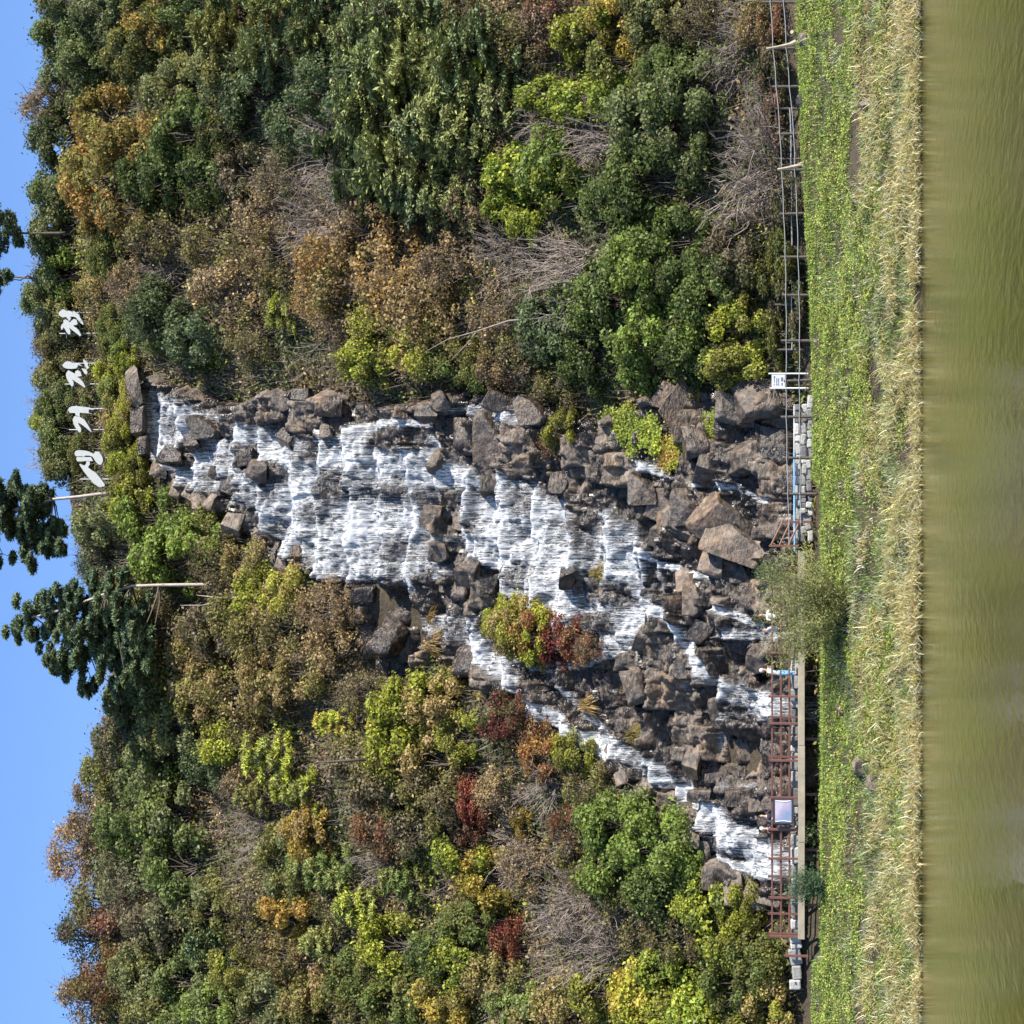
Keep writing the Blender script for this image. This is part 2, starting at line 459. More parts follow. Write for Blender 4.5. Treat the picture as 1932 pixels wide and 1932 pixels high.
def stream(pts, wd, s):
    global F
    best = np.zeros(F.shape)
    for (x0, y0), (x1, y1), w0, w1 in zip(pts[:-1], pts[1:], wd[:-1], wd[1:]):
        L2 = (x1 - x0) ** 2 + (y1 - y0) ** 2
        u = np.clip(((QX - x0) * (x1 - x0) + (QY - y0) * (y1 - y0)) / L2, 0, 1)
        dist = np.hypot(QX - x0 - u * (x1 - x0), QY - y0 - u * (y1 - y0))
        wob = 1 + .5 * (fbm(XX / .8, TT / 1.6, 61, 2) - .5)
        best = np.maximum(best, sstep(1.25, .55, dist / ((w0 + (w1 - w0) * u) * wob)))
    F = np.maximum(F, best * s)
stream([(850, 776), (900, 774), (935, 777), (990, 789), (1045, 800)], [6, 10, 12, 13, 10], .72)
stream([(640, 826), (690, 806), (760, 798), (815, 802)], [8, 9, 10, 8], .8)
stream([(822, 860), (822, 1090)], [5, 5], .7); stream([(945, 905), (945, 1110)], [4, 4], .8); stream([(763, 960), (765, 1100)], [5, 5], .8)
stream([(880, 980), (905, 1030), (940, 1060)], [14, 16, 18], .8); stream([(900, 880), (930, 960), (945, 1000)], [8, 12, 12], .6)
stream([(816, 1175), (850, 1178), (895, 1175)], [24, 22, 20], .60)
stream([(850, 1190), (893, 1205), (930, 1240), (968, 1275)], [18, 24, 20, 16], .64)
stream([(893, 1205), (930, 1250), (987, 1310), (1030, 1340), (1080, 1378), (1120, 1402), (1150, 1420)], [16, 17, 15, 14, 15, 19, 20], .92)
stream([(1120, 1400), (1165, 1408), (1200, 1430), (1240, 1462), (1290, 1490)], [15, 19, 22, 24, 18], .72)
stream([(950, 1240), (1000, 1255), (1060, 1270), (1090, 1312), (1113, 1352), (1160, 1396)], [8, 7, 6, 7, 7, 8], .6)
stream([(1050, 1255), (1110, 1250), (1160, 1235), (1200, 1210)], [8, 10, 12, 12], .6)
stream([(1285, 1488), (1300, 1505), (1320, 1525), (1345, 1545), (1400, 1580), (1450, 1610), (1510, 1625)], [18, 18, 24, 28, 34, 32, 34], .82)
stream([(1310, 1560), (1340, 1580), (1350, 1605), (1400, 1632), (1460, 1642), (1510, 1645)], [3, 5, 8, 10, 14, 14], .8)
stream([(1195, 1014), (1211, 1034), (1258, 1064), (1300, 1078), (1340, 1090)], [10, 11, 8, 6, 6], .85)
stream([(1205, 1120), (1236, 1146)], [12, 11], .9)
stream([(1236, 1146), (1261, 1158), (1281, 1185), (1295, 1215), (1320, 1235), (1333, 1248), (1342, 1278)], [10, 12, 11, 10, 12, 11, 8], .95)
stream([(1342, 1280), (1370, 1298), (1410, 1318), (1455, 1330), (1510, 1335)], [9, 18, 26, 30, 30], .64)
stream([(1358, 1138), (1387, 1156), (1428, 1181), (1460, 1190)], [7, 9, 10, 9], .8)
stream([(1358, 1192), (1400, 1195), (1455, 1196), (1510, 1196)], [13, 15, 15, 15], .64)
stream([(1208, 877), (1256, 894)], [11, 9], .75); stream([(1256, 896), (1290, 908)], [4, 3], .5)
stream([(1322, 911), (1360, 914), (1395, 920), (1420, 938), (1465, 946)], [10, 10, 8, 7, 6], .72)
for Xl, a, b2 in ((1207, 1040, 1290), (1232, 1100, 1180), (1258, 1060, 1160), (1300, 1240, 1300), (1230, 1280, 1330), (1350, 1300, 1420)):
    stream([(Xl, a), (Xl + 3, (a + b2) / 2), (Xl, b2)], [3, 5, 3], .55)
stream([(1358, 1385), (1358, 1375)], [3, 3], .3); stream([(1360, 1480), (1420, 1482), (1460, 1486)], [6, 5, 4], .38); stream([(1360, 1350), (1420, 1352)], [8, 8], .30)
wf = sstep(.25, .6, F)
LIPS = [1530, 1420, 1345, 1300, 1258, 1207, 1130, 1060, 1000, 945, 890, 825, 763, 710, 655, 600, 540, 495, 450, 410, 370, 330, 292, 262, 230]
tl = plane_xt(np.array(LIPS, float), np.full(len(LIPS), 966.0))[1]
warp = (fbm(XX / 3.2, TT / 3.2, 21) - .5) * 1.5
cv, ce = cells(XX / 1.6, TT / 1.1 , 31)
warp = warp + (cv - .5) * .55
ph = np.interp(TT + warp, tl, np.arange(len(tl)))
H1 = np.interp(TT, tl[:-1], np.diff(tl))
k = np.floor(ph); fr = ph - k
def saw(fr, r=.62): return np.where(fr < r, fr / r, (1 - fr) / (1 - r))
d = saw(fr) * np.minimum(.46 * H1, 1.05)
# smaller ledges, different in every block
def bricks(x, t, seed):
    x = x + (fbm(x * 1.1, t * 1.1, seed + 1, 3) - .5) * .4; t = t + (fbm(x * .7 + 4, t * .7, seed + 2, 3) - .5) * .7
    r_ = np.floor(t); xo = x + _h(r_, r_ * 0 + 3, seed) * 7; c_ = np.floor(xo)
    return _h(c_, r_, seed + 3), np.minimum(np.minimum(xo - c_, 1 - xo + c_), np.minimum(t - r_, 1 - t + r_)) * 2
c2, e2 = bricks(XX / .85, TT / .55, 41)
T2 = TT / .62 + c2 * 3 + (fbm(XX / 1.2, TT / 1.2, 43) - .5) * 2
d += saw(T2 - np.floor(T2), .6) * (.26 - .08 * wf)
c3, e3 = bricks(XX / 1.9 + 3, TT / 1.35, 47)
d += ((c3 - .5) * 1.0 - .22 * (1 - sstep(0, .08, e3))) * (1 - .6 * wf)
d += ((c2 - .5) * .46 - .10 * (1 - sstep(0, .10, e2))) * (1 - .62 * wf)
d += (fbm(XX / .35, TT / .35, 51, 3) - .5) * .12 + (fbm(XX / 4, TT / 4, 52, 3) - .5) * 1.2
# dark recesses in the lower wall
for poly, dep in (([(1352, 1375), (1352, 1440), (1400, 1470), (1450, 1475), (1450, 1400), (1400, 1390)], 1.5),
                  ([(1355, 1240), (1355, 1275), (1440, 1275), (1440, 1240)], 1.0),
                  ([(1270, 1325), (1270, 1355), (1325, 1355), (1325, 1325)], .9),
                  ([(1290, 1060), (1290, 1080), (1330, 1080), (1330, 1050)], .9),
                  ([(1440, 790), (1440, 850), (1500, 870), (1500, 770)], 1.0),
                  ([(905, 820), (905, 880), (940, 880), (940, 820)], .9)):
    d -= dep * soft(poly, 4)
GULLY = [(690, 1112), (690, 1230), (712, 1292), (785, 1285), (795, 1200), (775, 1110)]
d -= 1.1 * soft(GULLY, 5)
insideR = soft(ROCK, 8)
outd = blur(1 - inpoly(ROCK, QX, QY).astype(float), 14, 2)
d = d - .35 - 2.6 * sstep(.35, .95, outd)
d -= 1.2 * sstep(.3, -1.2, TT)

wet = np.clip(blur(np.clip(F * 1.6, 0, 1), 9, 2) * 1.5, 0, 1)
dry = np.clip(.22 + (fbm(XX / 2.2, TT / 2.2, 71) - .5) * 1.5 + 1.1 * (c3 - .5) - .75 * wet - .06, 0, 1)  # noise and wetness, plus painted shade: sunken blocks darker, raised ones paler
dry = dry * (1 - .95 * np.clip(soft(GULLY, 6) * 1.4, 0, 1))  # the gully's shade is painted in as near-black rock colour
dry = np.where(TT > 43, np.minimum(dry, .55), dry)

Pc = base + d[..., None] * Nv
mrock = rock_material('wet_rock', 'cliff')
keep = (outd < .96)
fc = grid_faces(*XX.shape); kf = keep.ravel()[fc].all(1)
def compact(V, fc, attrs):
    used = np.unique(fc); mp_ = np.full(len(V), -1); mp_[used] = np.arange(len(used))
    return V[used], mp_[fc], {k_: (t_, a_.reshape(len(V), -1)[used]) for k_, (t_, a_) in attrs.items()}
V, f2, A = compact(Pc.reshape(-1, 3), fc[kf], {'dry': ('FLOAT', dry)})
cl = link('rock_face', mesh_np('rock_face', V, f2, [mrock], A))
kind(cl, 'structure')

# --- the falling water itself: a thin broken sheet lying on the rock
mw, nt, out = mat('white_water')
uvn = N(nt, 'ShaderNodeAttribute', attribute_name='flow').outputs['Vector']
den = N(nt, 'ShaderNodeAttribute', attribute_name='foam').outputs['Fac']
mp1 = N(nt, 'ShaderNodeMapping', inp={'Vector': uvn, 'Scale': (13.0, .9, 1)})
mp2 = N(nt, 'ShaderNodeMapping', inp={'Vector': uvn, 'Scale': (4.2, 2.4, 1)})
mp3 = N(nt, 'ShaderNodeMapping', inp={'Vector': uvn, 'Scale': (26, 3.6, 1)})
n1 = noise(nt, mp1.outputs[0], 1.0, 3, .6, .5); n2 = noise(nt, mp2.outputs[0], 1.0, 4, .6, .8); n3 = noise(nt, mp3.outputs[0], 1.0, 3, .65, .6)
lace = mth(nt, 'SUBTRACT', 1.0, mth(nt, 'MULTIPLY', mth(nt, 'ABSOLUTE', mth(nt, 'SUBTRACT', n2, .5)), 4.0), None, True)
s = mth(nt, 'ADD', mth(nt, 'ADD', mth(nt, 'MULTIPLY', n1, .42), mth(nt, 'MULTIPLY', lace, .18)), mth(nt, 'MULTIPLY', n3, .36))
v = mth(nt, 'ADD', mth(nt, 'MULTIPLY', mth(nt, 'SUBTRACT', s, .47), 2.9), den)
al = ramp(nt, v, [(.36, (0, 0, 0)), (.62, (.36, .36, .36)), (.80, (.72, .72, .72)), (1.0, (.97, .97, .97))])
colw = ramp(nt, v, [(.4, (.40, .43, .47)), (.7, (.55, .57, .60)), (1.0, (.76, .77, .79))])
bp = N(nt, 'ShaderNodeBump', inp={'Strength': .8, 'Distance': .10, 'Height': s})
b = N(nt, 'ShaderNodeBsdfPrincipled', inp={'Base Color': colw, 'Roughness': .45, 'Normal': bp.outputs[0]})
tl_ = N(nt, 'ShaderNodeBsdfTranslucent', inp={'Color': colw})
mxs = N(nt, 'ShaderNodeMixShader', inp={0: .30, 1: b.outputs[0], 2: tl_.outputs[0]})
tr = N(nt, 'ShaderNodeBsdfTransparent')
mx = N(nt, 'ShaderNodeMixShader', inp={0: al, 1: tr.outputs[0], 2: mxs.outputs[0]})
nt.links.new(mx.outputs[0], out.inputs[0])
# foam gathers at lips and at the foot of each drop
lip = np.exp(-((fr - .62) / .10) ** 2) + .8 * np.exp(-(np.minimum(fr, 1 - fr) / .08) ** 2)
Fd = np.clip(F * .77 + (F > .12) * (.20 * lip - .08 + (fbm(XX / 1.1, TT / 1.8, 81, 3) - .5) * .55), 0, 1.1)
dw = np.maximum(blur(d, 1, 1), d) + .03 + .03 * fbm(XX / .2, TT / .6, 83, 2)
Pw = base + dw[..., None] * Nv
kw = (Fd > .06).ravel()[fc].any(1) & kf
V, f2, A = compact(Pw.reshape(-1, 3), fc[kw], {'foam': ('FLOAT', Fd), 'flowx': ('FLOAT', XX), 'flowt': ('FLOAT', TT)})
me = mesh_np('waterfall', V, f2, [mw], {'foam': A['foam']}, smooth=True)
fa = me.attributes.new('flow', 'FLOAT_VECTOR', 'POINT')
fa.data.foreach_set('vector', np.stack([A['flowx'][1][:, 0], A['flowt'][1][:, 0], np.zeros(len(V))], -1).astype(np.float32).ravel())
kind(link('waterfall', me), 'structure')
def cliff_pt(X, Y):
    x, t = plane_xt(float(X), float(Y))
    i = int(np.clip((x - xs[0]) / .075, 0, len(xs) - 1)); j = int(np.clip((t - ts[0]) / .085, 0, len(ts) - 1))
    return Pc[j, i]

# ================================================================== vegetation
m_leaf = leaf_material('leaf', .48, .42)
m_needle = leaf_material('needle', .6, .12)
m_bark = plain('bark', (.075, .058, .045), .85, .4, 5)
m_twig = plain('twig', (.25, .20, .17), .8, .35, 4)
m_palebark = plain('pale_bark', (.36, .30, .25), .8, .3, 3)

def unit(a): return a / (np.linalg.norm(a, axis=-1, keepdims=True) + 1e-9)
def leaves(Cc, nrm, L, W, clump, rng, droop=0.0, axis=None):
    """one folded 4-corner leaf per centre"""
    n = len(Cc); nrm = unit(nrm)
    u = rng.normal(size=(n, 3)) if axis is None else axis + rng.normal(size=(n, 3)) * .25
    u = unit(u - (u * nrm).sum(1, keepdims=True) * nrm)
    u[:, 2] -= droop; u = unit(u)
    v = unit(np.cross(nrm, u))
    s = rng.uniform(.65, 1.3, (n, 1)); L = L * s; W = W * s
    V = np.stack([Cc - u * L, Cc + v * W + nrm * W * .35, Cc + u * L, Cc - v * W + nrm * W * .35], 1)
    rnd = np.repeat(rng.uniform(0, 1, n), 4); cl_ = np.repeat(clump, 4)
    return V.reshape(-1, 3), rnd, cl_

def leaf_mesh(name, Cc, nrm, L, W, clump, rng, m, **kw):
    V, r, c_ = leaves(Cc, nrm, L, W, clump, rng, **kw)
    return mesh_np(name, V, np.arange(len(V)).reshape(-1, 4), [m], {'rnd': ('FLOAT', r), 'clump': ('FLOAT', c_)})

def twig_mesh(name, p0, p1, r0, r1, m):
    """straight tapered 3-sided sticks, one per segment"""
    p0 = np.asarray(p0, float); p1 = np.asarray(p1, float); r0 = np.asarray(r0, float)[:, None]; r1 = np.asarray(r1, float)[:, None]
    t = unit(p1 - p0); a = np.cross(t, np.where(np.abs(t[:, 2:3]) < .9, [[0, 0, 1.0]], [[1.0, 0, 0]])); a = unit(a); b_ = np.cross(t, a)
    ring = [a, -.5 * a + .87 * b_, -.5 * a - .87 * b_]
    V = np.stack([p0 + r0 * q for q in ring] + [p1 + r1 * q for q in ring], 1)
    n = len(p0); o = np.arange(n)[:, None] * 6
    F_ = np.concatenate([o + np.array([[i, (i + 1) % 3, (i + 1) % 3 + 3, i + 3]]) for i in range(3)])
    return mesh_np(name, V.reshape(-1, 3), F_, [m])

def limb(p, q, r0, r1, segs, rng, wob=.06, n=4):
    """adds a wobbling limb as n segments"""
    p = np.array(p, float); q = np.array(q, float); L = np.linalg.norm(q - p); prev = p
    for i in range(1, n + 1):
        cur = p + (q - p) * i / n + (rng.normal(size=3) * wob * L if i < n else 0)
        segs.append((prev, cur, r0 + (r1 - r0) * (i - 1) / n, r0 + (r1 - r0) * i / n)); prev = cur

def segs_mesh(name, segs, m):
    return twig_mesh(name, [s_[0] for s_ in segs], [s_[1] for s_ in segs], [s_[2] for s_ in segs], [s_[3] for s_ in segs], m)

# unit prototypes: radius about 1, height about 2, base at z = 0
def proto_leafy(seed, nl=7600, L=.050, W=.031, nclump=34, flat=1.0, twigs=True, low=.25, gap=.5):
    rng = np.random.default_rng(seed); segs = []
    th = rng.uniform(0, 2 * np.pi, nclump); zz = rng.uniform(low, 1.85, nclump)
    prof = np.interp(zz, [0, .35, .9, 1.4, 1.9], [.62, .92, 1.0, .74, .22])
    rr = prof * rng.uniform(.35, 1.0, nclump) ** .6 * rng.uniform(.8, 1.1, nclump)
    cc = np.stack([rr * np.cos(th), rr * np.sin(th), zz * flat], 1)
    rad = rng.uniform(.16, .36, nclump)
    which = rng.choice(nclump, nl, p=rad ** 2 / (rad ** 2).sum())
    q = rng.normal(size=(nl, 3)); q = unit(q) * rng.uniform(.25, 1.08, (nl, 1)) ** gap
    P = cc[which] + q * rad[which][:, None] * np.array([1.1, 1.1, .85])
    # stray shoots break the outline
    k_ = rng.choice(nl, nl // 14); P[k_] += unit(P[k_] - [0, 0, .7]) * rng.uniform(.05, .3, (len(k_), 1))
    nrm = unit(q) * .5 + unit(P - [0, 0, .6]) * .35 + rng.normal(size=(nl, 3)) * .55
    cv_ = rng.uniform(0, 1, nclump)
    me = leaf_mesh('foliage', P, nrm, L, W, np.clip(cv_[which] * .7 + .3 * rng.uniform(0, 1, nl), 0, 1), rng, m_leaf, droop=.25)
    fork = np.array([0, 0, .35]); limb((rng.normal() * .05, rng.normal() * .05, -.35), fork, .06, .045, segs, rng)
    for c_ in cc:
        limb(fork * rng.uniform(.3, 1.5), c_, .026, .008, segs, rng, .05, 3)
        if twigs:
            for _ in range(4): limb(c_, c_ + rng.normal(size=3) * .22 + [0, 0, .08], .007, .003, segs, rng, .05, 2)
    return segs_mesh('stems', segs, m_bark), me

def proto_bare(seed, fan=1.5, nmain=52, lean=0.0, leafn=120):
    rng = np.random.default_rng(seed); segs = []; tips = []
    for i in range(nmain):
        th = rng.uniform(0, 2 * np.pi); el = rng.uniform(.05, 1.0) ** .9
        dirv = np.array([math.cos(th) * (1 - el * .75) * fan + lean, math.sin(th) * (1 - el * .75) * fan, .30 + el])
        dirv /= np.linalg.norm(dirv); Ln = rng.uniform(.8, 1.25) * (1.2 + .55 * dirv[2])
        base_ = np.array([rng.normal() * .09, rng.normal() * .09, -.15]); tip = base_ + dirv * Ln; tip[2] -= .12 * Ln * (1 - dirv[2])
        limb(base_, tip, .019, .007, segs, rng, .025, 5)
        for _ in range(8):
            f_ = rng.uniform(.3, .98); a_ = base_ + (tip - base_) * f_
            v_ = unit(dirv + rng.normal(size=3) * .55) * rng.uniform(.2, .5); limb(a_, a_ + v_, .009, .004, segs, rng, .05, 2)
            for _2 in range(2):
                b0 = a_ + v_ * rng.uniform(.4, .9); limb(b0, b0 + unit(v_ + rng.normal(size=3) * .2) * rng.uniform(.1, .22), .004, .002, segs, rng, .05, 1)
            tips.append(a_ + v_)
    tips = np.array(tips); pick = tips[rng.choice(len(tips), leafn)] + rng.normal(size=(leafn, 3)) * .05
    me = leaf_mesh('foliage', pick, rng.normal(size=(leafn, 3)), .05, .03, rng.uniform(0, 1, leafn), rng, m_leaf)
    return segs_mesh('stems', segs, m_twig), me

def proto_cedar(seed, nb=34, droop=.35):
    rng = np.random.default_rng(seed); segs = []; P = []; A = []; Cl = []
    limb((0, 0, -.3), (0, 0, 2.05), .06, .008, segs, rng, .01, 6)
    for i in range(nb):
        z = .12 + 1.85 * (i + rng.uniform()) / nb; th = i * 2.4 + rng.normal() * .4; R_ = (1.08 - .86 * (z / 2.0) ** 1.15) * rng.uniform(.65, 1.1)
        o_ = np.array([math.cos(th), math.sin(th), 0]); p0 = np.array([0, 0, z]); p1 = p0 + o_ * R_ + [0, 0, .10 - droop * R_ * .55]
        limb(p0, p1, .018, .005, segs, rng, .02, 3); cv_ = rng.uniform()
        n = int(60 + 110 * R_); f_ = rng.uniform(.15, 1.08, n) ** .8
        pts = p0 + (p1 - p0) * f_[:, None] + np.stack([rng.normal(size=n) * .065, rng.normal(size=n) * .065, rng.normal(size=n) * .035 - rng.uniform(0, .14, n) * droop], 1)
        P.append(pts); A.append(o_ * .9 + np.array([0, 0, -.55 * droop]) + rng.normal(size=(n, 3)) * .35); Cl.append(np.full(n, cv_))
    P = np.concatenate(P); A = np.concatenate(A); Cl = np.concatenate(Cl)
    nrm = rng.normal(size=P.shape) * .6 + [0, 0, .9]
    return segs_mesh('trunk', segs, m_bark), leaf_mesh('needles', P, nrm, .085, .024, Cl, rng, m_needle, axis=A)

def proto_layered(seed, levels=8):
    """conifer with long flat boughs in separate layers"""
    rng = np.random.default_rng(seed); segs = []; P = []; A = []; Cl = []
    limb((0, 0, -.3), (0, 0, 2.0), .035, .008, segs, rng, .01, 6)
    for l in range(levels):
        z0 = .15 + 1.8 * l / levels; R0 = 1.1 - .75 * (l / levels) ** 1.3; cv0 = rng.uniform(.2, .8)
        for b_ in range(8):
            th = rng.uniform(0, 6.28); R_ = R0 * rng.uniform(.6, 1.1); o_ = np.array([math.cos(th), math.sin(th), 0]); sd = np.array([-o_[1], o_[0], 0])
            p0 = np.array([0, 0, z0 + rng.normal() * .05]); p1 = p0 + o_ * R_ + [0, 0, -.10 * R_ + rng.normal() * .05]; limb(p0, p1, .014, .004, segs, rng, .02, 3)
            n = int(230 * R_); f_ = rng.uniform(.18, 1.05, n); wd = .22 * (1 - .6 * f_) + .04
            side = rng.uniform(-1, 1, n) * wd
            P.append(p0 + (p1 - p0) * f_[:, None] + sd * side[:, None] + np.stack([0 * f_, 0 * f_, rng.normal(size=n) * .022 - np.abs(side) * .35 + rng.uniform(0, .05, n)], 1))
            A.append(o_ * .8 + sd * np.sign(side)[:, None] * .6 + np.array([0, 0, .12])); Cl.append(np.clip(cv0 + .35 * (f_ - .5) + rng.normal(size=n) * .1, 0, 1))
    P = np.concatenate(P); A = np.concatenate(A); Cl = np.concatenate(Cl)
    return segs_mesh('trunk', segs, m_bark), leaf_mesh('needles', P, rng.normal(size=P.shape) * .5 + [0, -.3, .8], .050, .016, Cl, rng, m_needle, axis=A)

def tufts(cc, rad, n_each, rng, L=.10, W=.022, spikes=None):
    """pine foliage: bunches of upward needle sprays on each pad"""
    P = []; Nn = []; A = []; Cl = []
    for c_, r_ in zip(cc, rad):
        nt_ = int(n_each); q = unit(rng.normal(size=(nt_, 3))); q[:, 2] = np.abs(q[:, 2]) * .6 - .12
        ctr = c_ + q * r_ * np.array([1.05, 1.05, .7]) * rng.uniform(.35, 1.05, (nt_, 1))
        cv_ = rng.uniform()
        for k_ in range(3):
            ax = unit(q + [0, 0, .55] + rng.normal(size=(nt_, 3)) * .45)
            P.append(ctr + ax * L * .5); A.append(ax); Nn.append(rng.normal(size=(nt_, 3))); Cl.append(np.full(nt_, cv_))
    return np.concatenate(P), np.concatenate(Nn), np.concatenate(A), np.concatenate(Cl)

def proto_pine(seed, npad=26):
    rng = np.random.default_rng(seed); segs = []; cc = []; rad = []
    limb((0, 0, -.4), (rng.normal() * .08, rng.normal() * .08, 1.95), .055, .012, segs, rng, .015, 7)
    for i in range(npad):
        z = .45 + 1.5 * (i + rng.uniform()) / npad; th = i * 2.4 + rng.normal() * .5; R_ = (1.0 - .78 * (z - .45) / 1.5) * rng.uniform(.45, 1.05)
        c_ = np.array([math.cos(th) * R_, math.sin(th) * R_, z + .1 * R_]); cc.append(c_); rad.append(rng.uniform(.17, .30))
        limb((0, 0, z - .08), c_, .02, .007, segs, rng, .04, 3)
    P, Nn, A, Cl = tufts(cc, rad, 52, rng)
    return segs_mesh('trunk', segs, m_bark), leaf_mesh('needles', P, Nn, .085, .017, Cl, rng, m_needle, axis=A)

def proto_vine(seed):
    """a mat of broad leaves hugging the slope (leans back 50 degrees)"""
    rng = np.random.default_rng(seed); n = 2600; segs = []
    nc = 22; cx = rng.uniform(-.9, .9, nc); ct = rng.uniform(-.9, .9, nc); ok = np.hypot(cx, ct) < 1.05
    cx, ct = cx[ok], ct[ok]; k_ = rng.integers(0, len(cx), n)
    x = cx[k_] + rng.normal(size=n) * .16; t = ct[k_] + rng.normal(size=n) * .19; h_ = np.abs(rng.normal(size=n)) * .10 + .05
    P = np.stack([x, t * math.cos(SA) - h_ * math.sin(SA), 1.0 + t * math.sin(SA) + h_ * math.cos(SA)], 1)
    for c0, c1 in zip(cx, ct):
        limb((c0 * .3, 0 - .05, 1.0), (c0, c1 * math.cos(SA) - .06, 1.0 + c1 * math.sin(SA) + .05), .012, .005, segs, rng, .06, 4)
    nrm = np.array([0, -.8, .45]) + rng.normal(size=(n, 3)) * .45
    cv_ = rng.uniform(0, 1, nc)
    return segs_mesh('stems', segs, m_bark), leaf_mesh('foliage', P, nrm, .055, .042, cv_[k_], rng, m_leaf, droop=.5)

def proto_tussock(seed):
    rng = np.random.default_rng(seed); n = 420
    th = rng.uniform(0, 2 * np.pi, n); sp = rng.uniform(.2, 1.0, n)
    p = np.stack([rng.normal(size=n) * .08, rng.normal(size=n) * .08, np.zeros(n)], 1)
    V = []; 
    o_ = np.stack([np.cos(th), np.sin(th), 0 * th], 1); side = np.stack([-np.sin(th), np.cos(th), 0 * th], 1)
    H = rng.uniform(.8, 1.5, n)
    for f_, w_ in ((0, .02), (.4, .022), (.75, .016), (1.0, .004)):
        c_ = p + o_ * (sp * f_ ** 1.3)[:, None] + np.array([0, 0, 1.0]) * (H * (f_ * 1.6 - f_ * f_ * 1.25 * (.4 + sp)))[:, None]
        V.append(c_ - side * w_); V.append(c_ + side * w_)
    V = np.stack(V, 1); o = np.arange(n)[:, None] * 8
    F_ = np.concatenate([o + np.array([[i, i + 1, i + 3, i + 2]]) for i in (0, 2, 4)])
    r = np.repeat(rng.uniform(0, 1, n), 8)
    return mesh_np('blades', V.reshape(-1, 3), F_, [m_leaf], {'rnd': ('FLOAT', r), 'clump': ('FLOAT', np.repeat(rng.uniform(0, 1, n), 8))})

PROTO = {
    'L': [proto_leafy(100 + i) for i in range(5)],
    'D': [proto_leafy(120 + i, 8000, .046, .029, 44, low=.1) for i in range(3)],        # dense, small leaved
    'S': [proto_leafy(140 + i, 3300, .044, .027, 40, gap=.8) for i in range(4)],          # thinning, twigs show
    'G': [proto_leafy(160 + i, 4200, .062, .044, 36) for i in range(3)],                 # large bright leaves
    'B': [proto_bare(180 + i) for i in range(3)],
    'M': [proto_bare(190 + i, .65, 26, .15, 20) for i in range(2)],
    'C': [proto_cedar(200 + i) for i in range(3)],
    'H': [proto_layered(230 + i) for i in range(2)],
    'P': [proto_pine(220 + i) for i in range(3)],
    'V': [proto_vine(240 + i) for i in range(2)],
    'T': [(None, proto_tussock(260 + i)) for i in range(2)],
}
KNAME = {'L': 'leafy', 'D': 'leafy', 'S': 'leafy', 'G': 'leafy', 'B': 'bare_shrub', 'M': 'bare_tree', 'C': 'conifer_tree', 'H': 'conifer_tree', 'P': 'pine_tree', 'V': 'climbing_vine', 'T': 'grass_tussock'}
KWORD = {'L': 'leafy', 'D': 'dense small-leaved', 'S': 'thinning', 'G': 'big-leaved', 'B': 'leafless', 'M': 'leafless', 'C': 'drooping', 'H': 'layered', 'P': 'tufted', 'V': 'creeping', 'T': 'drooping'}
# base colours (linear) and what they are called
C_ = {'dg': ((.085, .108, .036), 'dark green'), 'og': ((.20, .185, .052), 'olive'), 'sg': ((.20, .215, .095), 'grey-green'), 'bg': ((.20, .26, .05), 'bright green'),
      'yg': ((.36, .38, .05), 'yellow-green'), 'or': ((.40, .235, .07), 'orange'), 'ob': ((.38, .265, .125), 'tan brown'), 'rb': ((.25, .095, .05), 'russet'),
      'rd': ((.20, .045, .045), 'crimson'), 'br': ((.19, .145, .095), 'dull brown'), 'bt': ((.135, .175, .082), 'blue-green'), 'pg': ((.27, .28, .09), 'pale green'),
      'go': ((.46, .33, .065), 'golden'), 'gr': ((.145, .185, .05), 'mid green'), 'st': ((.42, .31, .14), 'straw')}

